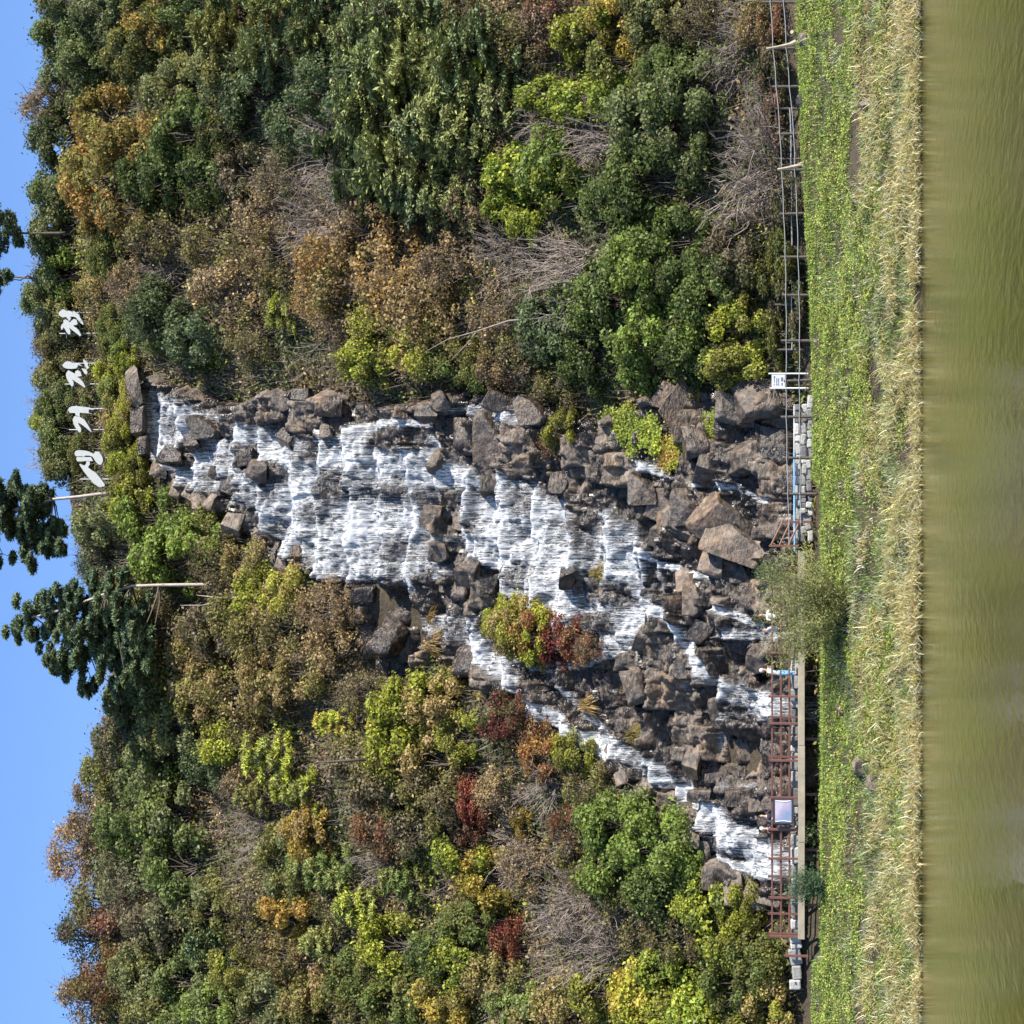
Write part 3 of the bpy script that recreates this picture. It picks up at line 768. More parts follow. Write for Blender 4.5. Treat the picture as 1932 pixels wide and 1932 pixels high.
# picture position of each crown (X, Y), its spread along Y and height along X, kind, two tints
PLANTS = '''
130 60 120 110 L sg gr|62 200 100 60 S ob br|112 255 130 100 L sg dg|112 350 120 100 L sg gr|125 520 110 90 L sg bg|118 150 100 100 L gr sg|110 430 110 90 L dg sg|88 480 110 90 M br br|100 445 110 80 L dg sg|105 535 110 80 S br og|75 600 80 70 M br br|95 650 90 60 S og br
175 115 100 110 L bg sg|150 0 120 130 L sg dg|200 30 110 110 L dg sg|290 35 100 110 L go ob|335 75 90 90 P go pg|200 225 130 110 L or og|195 330 150 140 L or og|250 275 130 120 L or og|255 395 130 120 L or dg|300 330 130 130 L dg gr|370 245 140 130 L dg gr|400 330 140 120 D dg gr|330 165 110 110 L sg og|430 60 210 190 H pg og|425 130 120 120 L og sg|515 90 180 180 H pg bt|480 180 130 120 D dg bt|430 240 110 110 S og dg
320 450 140 140 S br og|420 460 130 130 S br og|300 490 110 120 B br br|440 560 150 150 S br ob|330 575 130 140 D bt dg|285 610 100 90 D bt gr|250 540 110 80 S ob br|390 640 120 130 L dg bt|480 630 110 110 S og br|520 480 120 120 S ob og|545 590 110 90 P yg pg|215 480 110 90 L gr og|200 420 90 80 L or og|180 560 100 80 S og ob|500 400 110 110 S br ob|460 330 110 100 L dg br|540 330 100 100 S dg br|560 240 120 110 D dg bt
640 490 150 150 S ob or|680 545 160 150 S ob og|750 510 160 150 S ob or|805 570 160 140 S ob st|860 610 130 120 S ob og|865 500 130 120 S ob br|800 655 110 110 L yg ob|775 630 70 70 G bg yg|665 620 110 110 S ob br|700 680 90 110 L og yg|560 420 140 120 B br br|620 400 140 130 B br br|600 290 140 130 B br br|700 430 140 120 S ob br|610 560 110 110 S ob or|720 610 110 110 S ob yg
720 200 260 230 H bt pg|770 120 260 280 H bt pg|770 310 250 260 H bt pg|850 230 220 260 H bt pg|890 100 240 200 H pg bt|700 340 210 170 H bt dg|830 360 190 220 H bt pg|760 10 220 240 H bt pg|690 60 200 170 H pg bt|655 270 170 140 C bt dg|900 175 150 160 C bt pg|620 160 140 140 D dg bt|610 60 130 130 C pg dg
925 130 100 90 P pg yg|960 40 120 100 S ob br|1000 65 120 110 S br og|1055 25 120 110 S rb br|1120 65 130 120 L og yg|1180 30 120 110 L go og|1185 110 120 110 L gr og|1250 50 120 110 L og sg|1310 40 110 100 S br og|1375 60 110 90 B br br|1430 50 100 70 S og ob|930 300 110 110 S br og|900 380 120 100 S ob br|940 210 110 100 S br dg
1040 180 70 100 G bg yg|1105 185 90 110 G bg yg|1165 185 90 90 G yg bg|985 320 100 110 G bg yg|1035 300 110 110 G bg gr|1065 345 100 100 G yg gr|955 385 80 80 G yg bg|1000 420 80 70 G yg bg|1020 240 120 130 M br br|1120 260 130 150 M br br|1240 225 170 150 D gr sg|1320 165 140 120 D sg gr|1225 330 150 130 L dg gr|1170 385 130 110 L gr dg|1300 275 130 110 L gr sg|1270 130 110 100 L gr dg
1395 345 220 165 B br br|1345 110 110 110 B br br|1425 190 110 80 B br og|1400 270 100 90 B br rb|1060 490 170 200 M br br|1090 540 150 190 M br br|1150 450 130 120 B br br|1150 570 160 140 D dg gr|1230 500 150 140 L gr bg|1290 470 140 130 L dg gr|1285 590 160 140 L dg bg|1355 550 140 120 D dg gr|1250 645 140 130 L bg gr|1320 660 120 110 D dg gr|1405 620 100 110 L og yg|1400 690 90 110 L yg og|1440 560 120 80 L dg og|1390 480 120 110 L dg br|1220 700 90 80 G bg gr
1060 620 150 140 D dg bt|1120 670 130 120 D dg gr|1010 590 130 110 S br dg|1000 660 110 100 L og br|945 590 120 110 S br ob|955 690 100 90 S ob br|1060 720 90 90 S br og|920 690 90 80 L gr og|850 690 90 90 L og gr|1110 560 120 110 L dg gr|930 480 140 120 B br br|985 520 120 110 B br br
1180 800 80 60 V bg yg|1225 825 80 70 V bg yg|1272 850 70 60 V yg or|1300 765 60 50 V rd yg|1340 800 60 40 V yg bg|1075 815 80 60 L yg og|1040 830 60 60 S rb br|1150 745 80 80 V dg gr
95 720 80 70 S ob og|95 790 80 70 L sg yg|112 855 80 70 L gr sg|105 690 70 60 S og br|215 640 90 50 L og gr|222 715 90 50 L yg og|235 800 90 60 L yg og|258 890 90 60 L og yg|245 670 80 60 L yg gr|235 935 70 50 S br gr|258 760 80 40 L yg ob|60 860 80 60 M br br|70 760 70 50 M br br
290 980 140 110 L gr bg|330 1055 140 130 L gr bg|400 1010 110 110 L og bg|255 945 100 90 L og yg|200 990 100 110 L og sg|185 1060 90 80 S br sg|250 1125 110 100 L sg og|420 1060 110 110 S br og|470 1060 100 90 S ob og
330 1190 140 130 S og br|420 1180 130 130 L og br|385 1245 130 120 S ob og|480 1140 110 110 L yg og|540 1125 100 90 L yg ob|500 1205 130 120 S ob og|565 1190 130 120 S og br|620 1150 110 110 S ob br|650 1220 120 120 S br ob|590 1265 120 120 S ob og|520 1290 130 110 L og ob|450 1310 130 120 S ob og|390 1315 120 120 L ob og|310 1290 130 120 L dg og|260 1335 130 110 L sg gr|330 1375 120 120 L sg og|230 1400 110 100 L sg br|285 1460 140 120 L sg gr|205 1455 100 90 L sg og
165 1490 90 60 S br ob|125 1610 120 80 S rb ob|185 1560 120 100 S br ob|250 1560 140 120 L sg gr|330 1540 150 130 L bg sg|340 1640 150 130 L sg gr|240 1660 140 120 S br sg|195 1710 120 110 S br og|150 1780 120 100 S br dg|225 1765 120 110 S rb br|200 1850 130 120 S rb og|160 1895 120 100 S br ob|280 1830 130 120 L og sg|305 1740 130 120 L sg br|395 1720 120 110 L sg og|410 1790 130 140 C dg bt|360 1855 120 110 L sg gr|300 1910 110 110 L sg og|405 1905 110 110 L bg sg|455 1830 110 100 L yg og
400 1440 100 100 D dg bt|440 1405 110 110 L og yg|530 1430 150 150 P yg pg|575 1490 120 130 P pg yg|645 1365 80 110 P go yg|725 1370 60 70 P yg go|495 1505 110 110 P pg og|590 1575 110 100 L ob go|470 1565 120 110 B br br|540 1625 120 110 L sg og|560 1725 100 110 L go or|645 1650 140 140 P pg gr|600 1640 110 120 P pg gr|700 1720 130 140 P pg yg|770 1665 110 110 P pg gr|625 1780 130 120 P og pg|540 1805 110 110 S ob og|480 1760 110 100 S br og|520 1885 120 110 L og sg|600 1900 120 110 L ob og|685 1850 120 120 L gr og|745 1790 120 120 L og yg|480 1690 110 110 S br og|470 1490 110 100 S br ob
780 1340 130 130 L og yg|830 1330 110 110 L yg ob|770 1420 140 130 L og yg|840 1440 130 120 L og ob|740 1485 130 130 L og br|830 1505 120 120 L og br|730 1560 120 110 S ob rb|870 1390 90 80 L yg og|800 1565 120 110 S gr br|890 1515 110 60 D rd rb|905 1570 80 80 S rb br|890 1620 120 110 L gr yg|930 1665 110 110 L og go|960 1600 120 110 B br br|990 1552 60 45 L go go|960 1500 110 100 S br ob|1000 1470 120 110 B br br|1030 1430 90 80 D rb or|1090 1420 90 80 L yg og|965 1360 110 100 D rd dg|1015 1385 80 60 S rb ob|700 1620 120 110 B br br|690 1440 110 110 L og br
1120 1490 100 90 S br og|1080 1565 90 80 S rb dg|1180 1560 140 140 D bg gr|1240 1605 150 140 D bg gr|1180 1645 140 140 D gr bg|1250 1685 130 120 D dg gr|1120 1620 120 110 L og br|1100 1690 140 130 B br br|1200 1725 120 110 S og br|1035 1700 120 120 B br br|960 1775 90 60 D rd rb|905 1740 110 110 L og gr|880 1825 120 120 L gr yg|850 1880 120 120 L go og|830 1800 110 110 L dg gr|940 1850 120 110 S ob og|980 1905 110 100 L bg sg|1060 1800 150 130 B br br|1130 1790 140 130 B br br|1070 1905 120 110 L og ob|1150 1880 120 110 L yg og|1215 1870 110 110 G yg go|1270 1835 110 100 G yg bg|1320 1900 110 110 G yg bg|1400 1860 120 110 L og gr|1360 1750 130 110 G yg gr|1405 1715 100 80 L yg og|1330 1705 110 100 D gr yg|1440 1820 110 100 L gr og|1465 1900 100 90 L yg ob|1285 1765 120 110 S br og|1150 1540 80 70 L yg og|1000 1640 110 100 S ob br
800 1215 80 70 T st ob|840 1290 90 80 T st og|800 1165 70 40 T ob st|806 1250 80 46 T ob og|880 1300 80 70 T st ob|665 1150 90 60 S ob br|690 1310 90 90 S og br|952 1172 84 70 L yg og|988 1182 96 84 L yg ob|1028 1196 100 84 L rb yg|1068 1206 100 84 D rb rd|1108 1212 84 70 S rb ob|1136 1222 64 54 S rb br|1005 1222 60 44 L ob og|1095 1330 70 70 T st ob|1190 1385 80 60 T st og|1165 1300 70 60 T st ob|1190 1225 60 50 T st ob|1130 1080 60 50 T og st
212 618 80 60 L og gr|216 655 70 60 S og br|214 700 80 60 L og yg|222 745 80 64 L gr og|226 790 80 60 S og ob|230 840 80 66 L og yg|236 880 80 60 L gr yg|242 915 60 56 L og br|112 600 100 90 L sg og|118 650 90 80 S br og|110 705 90 80 L og sg|116 760 90 80 L sg gr|120 815 90 80 L gr sg|126 880 90 80 L og sg|92 560 100 90 L gr sg|150 690 80 60 S br og|150 770 80 60 D gr br|160 850 80 60 D dg og|1458 40 100 50 S br rb|1462 140 110 60 L dg br|1462 215 100 50 S rb br|1485 480 120 60 L dg og|1488 560 120 60 D dg br|1490 640 110 60 L dg og|1486 380 110 60 S br dg
230 -20 120 120 L sg dg|300 -20 120 130 L gr og|370 10 110 130 D dg gr|450 -20 120 140 C pg bt|540 0 120 150 C pg dg|620 -10 130 140 C dg bt|850 0 130 160 C pg bt|905 15 110 110 S br og|180 60 110 110 L gr sg|250 90 110 110 L og dg|1020 -40 120 120 S br og|1240 -20 110 110 L og sg|760 1900 130 120 L og gr|700 1930 120 120 S br og|560 1950 120 120 L og sg|350 1950 120 110 L sg gr|1000 1960 120 120 L og br|1350 1960 120 120 G yg gr|1440 1960 110 100 L yg og|1250 1930 120 120 L yg og|650 1700 110 110 S br og|470 1400 110 100 S br og|1300 1640 100 80 D gr bg|1390 1780 100 90 L yg og
'''
REGIONS = [  # X0 X1 Y0 Y1 phrase
    (0, 172, -60, 330, 'on the ridge nearest the top edge'), (0, 172, 330, 650, 'on the ridge before the white letters'), (0, 215, 650, 930, 'among the white letters'),
    (0, 215, 930, 1330, 'between the two tall pines'), (0, 232, 1330, 1640, 'on the ridge past the tall pines'), (0, 232, 1640, 2000, 'at the far end of the ridge'),
    (215, 275, 600, 960, 'just above the falls lip'), (172, 360, -60, 300, 'under the ridge by the top edge'), (172, 360, 300, 650, 'under the ridge before the letters'),
    (360, 590, -60, 300, 'above the conifer stand'), (360, 590, 300, 480, 'above the tan thicket'), (360, 590, 480, 720, 'beside the narrow upper falls'),
    (590, 915, -60, 225, 'in the conifer stand by the edge'), (590, 915, 225, 420, 'in the conifer stand'), (590, 915, 420, 590, 'in the tan thicket'), (590, 1000, 590, 760, 'beside the wide falls'),
    (900, 1210, -60, 150, 'below the conifers by the edge'), (900, 1210, 150, 430, 'in the bright clumps below the conifers'), (900, 1210, 430, 600, 'by the bare tree'),
    (1210, 1480, -60, 220, 'over the wire fence by the edge'), (1210, 1480, 220, 430, 'by the domed bare bush'), (1210, 1480, 430, 740, 'behind the notice board'), (1000, 1210, 590, 760, 'in the dark thicket'),
    (1000, 1400, 740, 900, 'on the boulders by the small stream'), (215, 360, 930, 1150, 'beside the pale trunk'), (360, 700, 990, 1170, 'along the falls rock rim'),
    (215, 480, 1150, 1360, 'below the leaning pine'), (480, 760, 1170, 1330, 'above the dark gully'), (230, 480, 1330, 1580, 'on the upper slope past the pines'),
    (230, 480, 1580, 2000, 'on the upper slope by the bottom edge'), (480, 760, 1330, 1600, 'around the yellow pines'), (480, 790, 1600, 2000, 'on the middle slope by the bottom edge'),
    (760, 940, 1310, 1700, 'on the slope over the red bush'), (780, 920, 1100, 1310, 'on the ledge over the side stream'), (920, 1230, 1100, 1290, 'on the rock island amid the falls'),
    (1060, 1230, 1290, 1400, 'beside the thin side stream'), (920, 1070, 1310, 1480, 'beside the thin side stream'), (920, 1300, 1400, 1760, 'below the side stream'), (790, 1110, 1700, 2000, 'on the lower slope by the bottom edge'),
    (1110, 1490, 1690, 2000, 'behind the boardwalk end'), (1120, 1210, 1040, 1100, 'amid the lower falls')]
ORD = ['first', 'second', 'third', 'fourth', 'fifth', 'sixth', 'seventh', 'eighth', 'ninth', 'tenth', 'eleventh', 'twelfth']
NUM = ['', 'one', 'two', 'three', 'four', 'five', 'six', 'seven', 'eight', 'nine', 'ten', 'eleven', 'twelve']

plants = []
for row in PLANTS.strip().replace('\n', '|').split('|'):
    X, Y, w_, h_, k_, a, b_ = row.split(); plants.append([float(X), float(Y), float(w_), float(h_), k_, a, b_])

def describe(p):
    X, Y, w_, h_, k_, a, b_ = p
    noun = {'B': 'bush', 'M': 'tree', 'C': 'conifer', 'H': 'conifer', 'P': 'pine', 'V': 'vine', 'T': 'grass tussock'}.get(k_, 'tree' if w_ >= 110 else 'shrub')
    ca, cb = C_[a][1], C_[b_][1]
    colr = ca if a == b_ or k_ in 'BM' else ca + ' and ' + cb
    reg = next((r[4] for r in REGIONS if r[0] <= X < r[1] and r[2] <= Y < r[3]), 'on the wooded slope')
    size = ('wide ' if w_ >= 1.3 * h_ else 'tall ' if h_ > 1.3 * w_ else '')
    return f'{size}{colr} {KWORD[k_] + " " if k_ in "BMCHPVS" else ""}{noun} {reg}', noun

lab = {}
for p in plants:
    t_, noun = describe(p); p += [t_, noun]; lab.setdefault(t_, []).append(p)
for t_, ps in lab.items():
    if len(ps) > 1:
        ps.sort(key=lambda q: q[1])
        for i, q in enumerate(ps):
            q[7] = t_ + f', {ORD[i]} of {NUM[len(ps)]} from photo top'
import re
nw = lambda s_: len(re.findall(r'\w+', s_))
for p in plants:
    if nw(p[7]) > 16: p[7] = p[7].replace(' of ' + p[7].split(' of ')[-1].split(' from')[0] + ' from photo top', ' from photo top') if ', ' in p[7] else p[7]
    if nw(p[7]) > 16: p[7] = p[7].replace('dense small-leaved ', '').replace('thinning ', '')
    if nw(p[7]) > 16: p[7] = p[7].replace(' and ' + C_[p[6]][1], '')
    if nw(p[7]) > 16: print('LONG', p[7])
GROUP = {'tree': 'broadleaf trees on the hillside', 'shrub': 'shrubs on the hillside', 'bush': 'leafless bushes on the hillside', 'conifer': 'drooping conifers on the hillside', 'pine': 'pines on the hillside', 'vine': 'creepers on the boulders', 'grass tussock': 'grass tussocks on the rocks'}

def place_plant(i, p):
    X, Y, w_, h_, k_, a, b_, label, noun = p
    g = ground(X + .46 * h_, Y)
    if g is None:                     # stands on the ridge, its foot out of sight
        for X2 in range(int(X), 320, 3):
            g = ground(X2 + 4, Y)
            if g is not None: break
        if g is None: return
        h_ = (X2 + 4 - (X - h_ / 2)) * .95; w_ = w_ * 1.05
    on_rock = inpoly(ROCK, np.array([X]), np.array([Y]))[0]
    if on_rock:
        g = cliff_pt(X + .42 * h_, Y)
    ppm = FPX / (g[1] * 1.02)
    rx = w_ / 2 / ppm; hz = h_ / ppm / 2
    rng = random.Random(i * 31 + 5)
    wood, fol = PROTO[k_][rng.randrange(len(PROTO[k_]))]
    nm = KNAME[k_]
    if nm == 'leafy': nm = 'leafy_tree' if noun == 'tree' else 'leafy_shrub'
    root = thing(nm, label, noun, (g[0], g[1] + .25 * rx, g[2] - .1), GROUP[noun], 0 if k_ == 'V' else rng.uniform(0, 6.28))
    gr = 1.14 if k_ in 'LDSG' else 1.0
    root.scale = (rx * gr, rx * gr, hz * gr) if k_ != 'V' else (rx, rx, rx)
    if k_ == 'V':
        hp = ground(X, Y) if not on_rock else cliff_pt(X, Y); root.location = (hp[0], hp[1] - .05, hp[2] - rx + .05)
    if k_ == 'T': root.scale = (rx, rx, hz * 1.1)
    if wood is not None: link('trunk' if noun in ('tree', 'conifer', 'pine') else 'stems', wood, root)
    if fol is not None:
        c = link('blades' if k_ == 'T' else 'crown' if noun in ('tree', 'conifer', 'pine') else 'foliage', fol, root)
        j = lambda: rng.uniform(.86, 1.16)
        jj = j()
        c['tint_a'] = [v * jj for v in C_[a][0]]; c['tint_b'] = [v * jj for v in C_[b_][0]]

for i, p in enumerate(plants): place_plant(i, p)

# --- the two tall skyline pines and the sliver of two more at the photo's edge
def tall_pine(label, trunk_px, depth, pads, seed, ta=(.065, .10, .058), tb=(.13, .165, .075), bark=m_palebark, n_each=60, r_t=.13):
    rng = np.random.default_rng(seed)
    tp = [at(x, y, depth) for x, y in trunk_px]
    root = thing('tall_pine_tree', label, 'pine', tp[0], 'tall pines on the ridge')
    tp = [p - tp[0] for p in tp]
    mb = MB(); mb.tube([tp[0] - [0, 0, .5]] + tp, np.linspace(r_t, r_t * .5, len(tp) + 1).tolist(), 8); tr_ = mb.build('trunk', bark, root, True)
    segs = []; cc = []; rad = []
    base0 = np.array(root.location)
    for X, Y, r_ in pads:
        c_ = at(X, Y, depth + rng.uniform(-1.6, 1.6)) - base0; rr_ = r_ * depth / FPX
        near = min(tp, key=lambda q: np.linalg.norm(q - c_)); limb(near, c_, .07, .025, segs, rng, .04, 4)
        for _ in range(5):
            cc.append(c_ + rng.normal(size=3) * rr_ * np.array([.75, .75, .45])); rad.append(rr_ * rng.uniform(.4, .62)); limb(c_, cc[-1], .025, .01, segs, rng, .05, 2)
    P, Nn, A, Cl = tufts(cc, rad, n_each, rng, L=.3)
    link('branches', segs_mesh('branches', segs, m_bark), root)
    c = link('crown', leaf_mesh('needles', P, Nn, .17, .04, Cl, rng, m_needle, axis=A), root)
    c['tint_a'] = list(ta); c['tint_b'] = list(tb)

tall_pine('tall dark pine with pale slanting trunk right beside the white letters', [(205, 930), (150, 937), (100, 942), (40, 960), (-10, 965)], 152.5,
          [(10, 925, 24), (35, 910, 22), (0, 960, 30), (40, 955, 26), (70, 930, 24), (80, 975, 26), (95, 1010, 24), (30, 1000, 28), (60, 1035, 24), (100, 1040, 20), (-20, 1000, 30), (5, 1045, 20), (115, 985, 18), (55, 985, 26), (-30, 930, 26), (15, 975, 30), (60, 955, 26), (85, 950, 22), (45, 1020, 26), (80, 1000, 26), (-10, 1020, 26), (105, 1000, 20), (20, 940, 24)], 301, n_each=150)
tall_pine('tall broad pine leaning over a long pale bare trunk, farther from the letters', [(478, 1099), (400, 1103), (300, 1104), (250, 1106), (200, 1120), (120, 1150), (60, 1165)], 143,
          [(232, 1095, 24), (205, 1115, 30), (180, 1095, 22), (150, 1130, 32), (170, 1160, 34), (120, 1120, 26), (110, 1165, 32), (75, 1150, 24), (50, 1175, 22), (30, 1190, 16), (65, 1205, 20), (150, 1200, 34), (200, 1175, 32), (190, 1225, 34), (140, 1245, 28), (115, 1260, 20), (170, 1275, 26), (215, 1260, 28), (225, 1215, 30), (235, 1160, 28), (100, 1225, 20), (245, 1240, 20), (265, 1180, 20), (170, 1190, 34), (130, 1190, 32), (95, 1185, 28), (205, 1205, 30), (160, 1240, 30), (220, 1140, 28), (135, 1150, 28), (185, 1150, 32), (200, 1250, 26), (250, 1205, 24), (150, 1265, 24), (250, 1150, 28), (270, 1215, 26), (260, 1270, 26), (290, 1240, 22), (240, 1290, 24), (215, 1295, 22), (280, 1165, 22), (195, 1210, 32)], 302, n_each=150)
tall_pine('dark pine top cut by the photo edge, on the ridge before the letters', [(110, 440), (70, 440), (20, 440)], 156, [(0, 420, 22), (20, 445, 22), (5, 465, 22), (25, 410, 16), (-20, 440, 24), (40, 455, 12)], 303, bark=m_bark, r_t=.12)
tall_pine('small dark pine tip at the photo edge, left of its taller neighbour', [(110, 530), (60, 525), (0, 520)], 156, [(0, 510, 18), (0, 540, 16), (18, 525, 12), (-18, 525, 18)], 304, bark=m_bark, r_t=.10)

# slender white-stemmed birch below the leaning pine
def slim(label, paths, depth, r0, m, nm='bare_birch', cat='tree'):
    o0 = at(*paths[0][0], depth); root = thing(nm, label, cat, o0)
    mb = MB()
    for j_, pth in enumerate(paths):
        pts = [at(x, y, depth + .15 * j_) - o0 for x, y in pth]; mb.tube(pts, np.linspace(r0 if j_ == 0 else r0 * .6, .012, len(pts)).tolist(), 6)
    mb.build('trunk', m, root, True)
slim('slender white forked birch stem beside the long pale pine trunk', [[(522, 1120), (470, 1126), (420, 1128), (372, 1123)], [(450, 1127), (410, 1136), (380, 1142), (340, 1142)], [(480, 1125), (450, 1142), (425, 1150)]], 139.5, .085, m_palebark)
slim('thin bent grey trunk sticking up by the yellow pines', [[(690, 1433), (640, 1436), (600, 1438), (560, 1450)]], 128, .10, m_bark)
slim('long thin pale branch reaching out of the tan thicket', [[(1035, 600), (960, 605), (900, 625), (845, 640), (800, 665)], [(900, 625), (880, 650), (850, 680)]], 122, .06, m_twig, 'dead_branch', 'branch')
slim('thin forked dead stem above the tan thicket', [[(620, 440), (560, 445), (520, 450)], [(580, 444), (555, 425), (540, 415)]], 136, .06, m_twig, 'dead_branch', 'branch')

# --- undergrowth nobody could count: small leaves and sticks over the whole slope
rng = np.random.default_rng(9)
n = 260000
ux = rng.uniform(-40, 40, n); uy = 113 + 45 * rng.uniform(0, 1, n) ** .9
uz = zat(ux, uy); pp = np.stack([ux, uy, uz], 1); qx, qy = project(pp)
ok = ~(inpoly(ROCK, qx, qy)); pp = pp[ok]; n = len(pp)
patch = fbm(pp[:, 0] / 3.2, pp[:, 1] / 3.2, 91, 3); p2 = fbm(pp[:, 0] / 1.6, pp[:, 1] / 1.6, 92, 2)
hgt = rng.uniform(.05, .75, n) * (.5 + 1.0 * p2)
pp = pp + np.array([0, -.35, .5]) * hgt[:, None] + rng.normal(size=(n, 3)) * .12
pal = np.array([C_[k_][0] for k_ in ('dg', 'gr', 'og', 'br', 'ob', 'og', 'yg')])
idx = np.clip((patch - .28) / .44 * 6 + rng.normal(size=n) * .8, 0, 6).astype(int)
V, r_, _ = leaves(pp, np.array([0, -.5, .7]) + rng.normal(size=(n, 3)) * .7, .13, .07, rng.uniform(0, 1, n), rng, droop=.2)
colr = pal[idx] * rng.uniform(.5, 1.15, (n, 1))
m_vert = attr_material('undergrowth_leaf', .6, .25)
col4 = np.concatenate([np.repeat(colr, 4, 0), np.ones((4 * n, 1))], 1)
kind(link('undergrowth', mesh_np('undergrowth', V, np.arange(4 * n).reshape(-1, 4), [m_vert], {'col': ('FLOAT_COLOR', col4)})), 'stuff')
ns = 14000
sx_ = rng.uniform(-27, 27, ns); sy_ = 113 + 44 * rng.uniform(0, 1, ns) ** .9; q = np.stack([sx_, sy_, zat(sx_, sy_)], 1); qx, qy = project(q); q = q[~inpoly(ROCK, qx, qy)]
dr = unit(np.stack([rng.normal(size=len(q)) * .45, rng.normal(size=len(q)) * .3 - .25, np.ones(len(q))], 1)) * rng.uniform(.5, 1.7, (len(q), 1))
kind(link('dry_sticks', twig_mesh('dry_sticks', q, q + dr, np.full(len(q), .016), np.full(len(q), .005), m_twig)), 'stuff')

# ================================================================== boulders
m_boulder = rock_material('boulder_rock', 'boulder')
def boulder_mesh(seed, planes=11, rough=.035):
    rng = np.random.default_rng(seed); bm = bmesh.new(); bmesh.ops.create_icosphere(bm, subdivisions=5, radius=1.0)
    V = np.array([v.co[:] for v in bm.verts]); Fc = np.array([[v.index for v in f.verts] for f in bm.faces]); bm.free()
    V = np.sign(V) * np.abs(V) ** .6
    ax = np.vstack([np.eye(3), -np.eye(3)]) + rng.normal(size=(6, 3)) * .20
    dirs = np.vstack([ax, rng.normal(size=(planes - 6, 3))]); dirs = unit(dirs)
    for dd, off in zip(dirs, np.concatenate([rng.uniform(.55, .74, 6), rng.uniform(.68, .9, planes - 6)])):
        ex = np.maximum(V @ dd - off, 0); V = V - ex[:, None] * dd * .985
    nz = (fbm(V[:, 0] * 2.2 + 9, V[:, 1] * 2.2 + V[:, 2] * 1.7, seed, 4) - .5) + .5 * (fbm(V[:, 2] * 5 + 3, V[:, 0] * 1.4 + V[:, 1], seed + 3, 3) - .5)
    V = V * (1 + nz[:, None] * rough * 3)
    return mesh_np('boulder', V, Fc, [m_boulder], smooth=False)
BM = [boulder_mesh(400 + i) for i in range(9)]
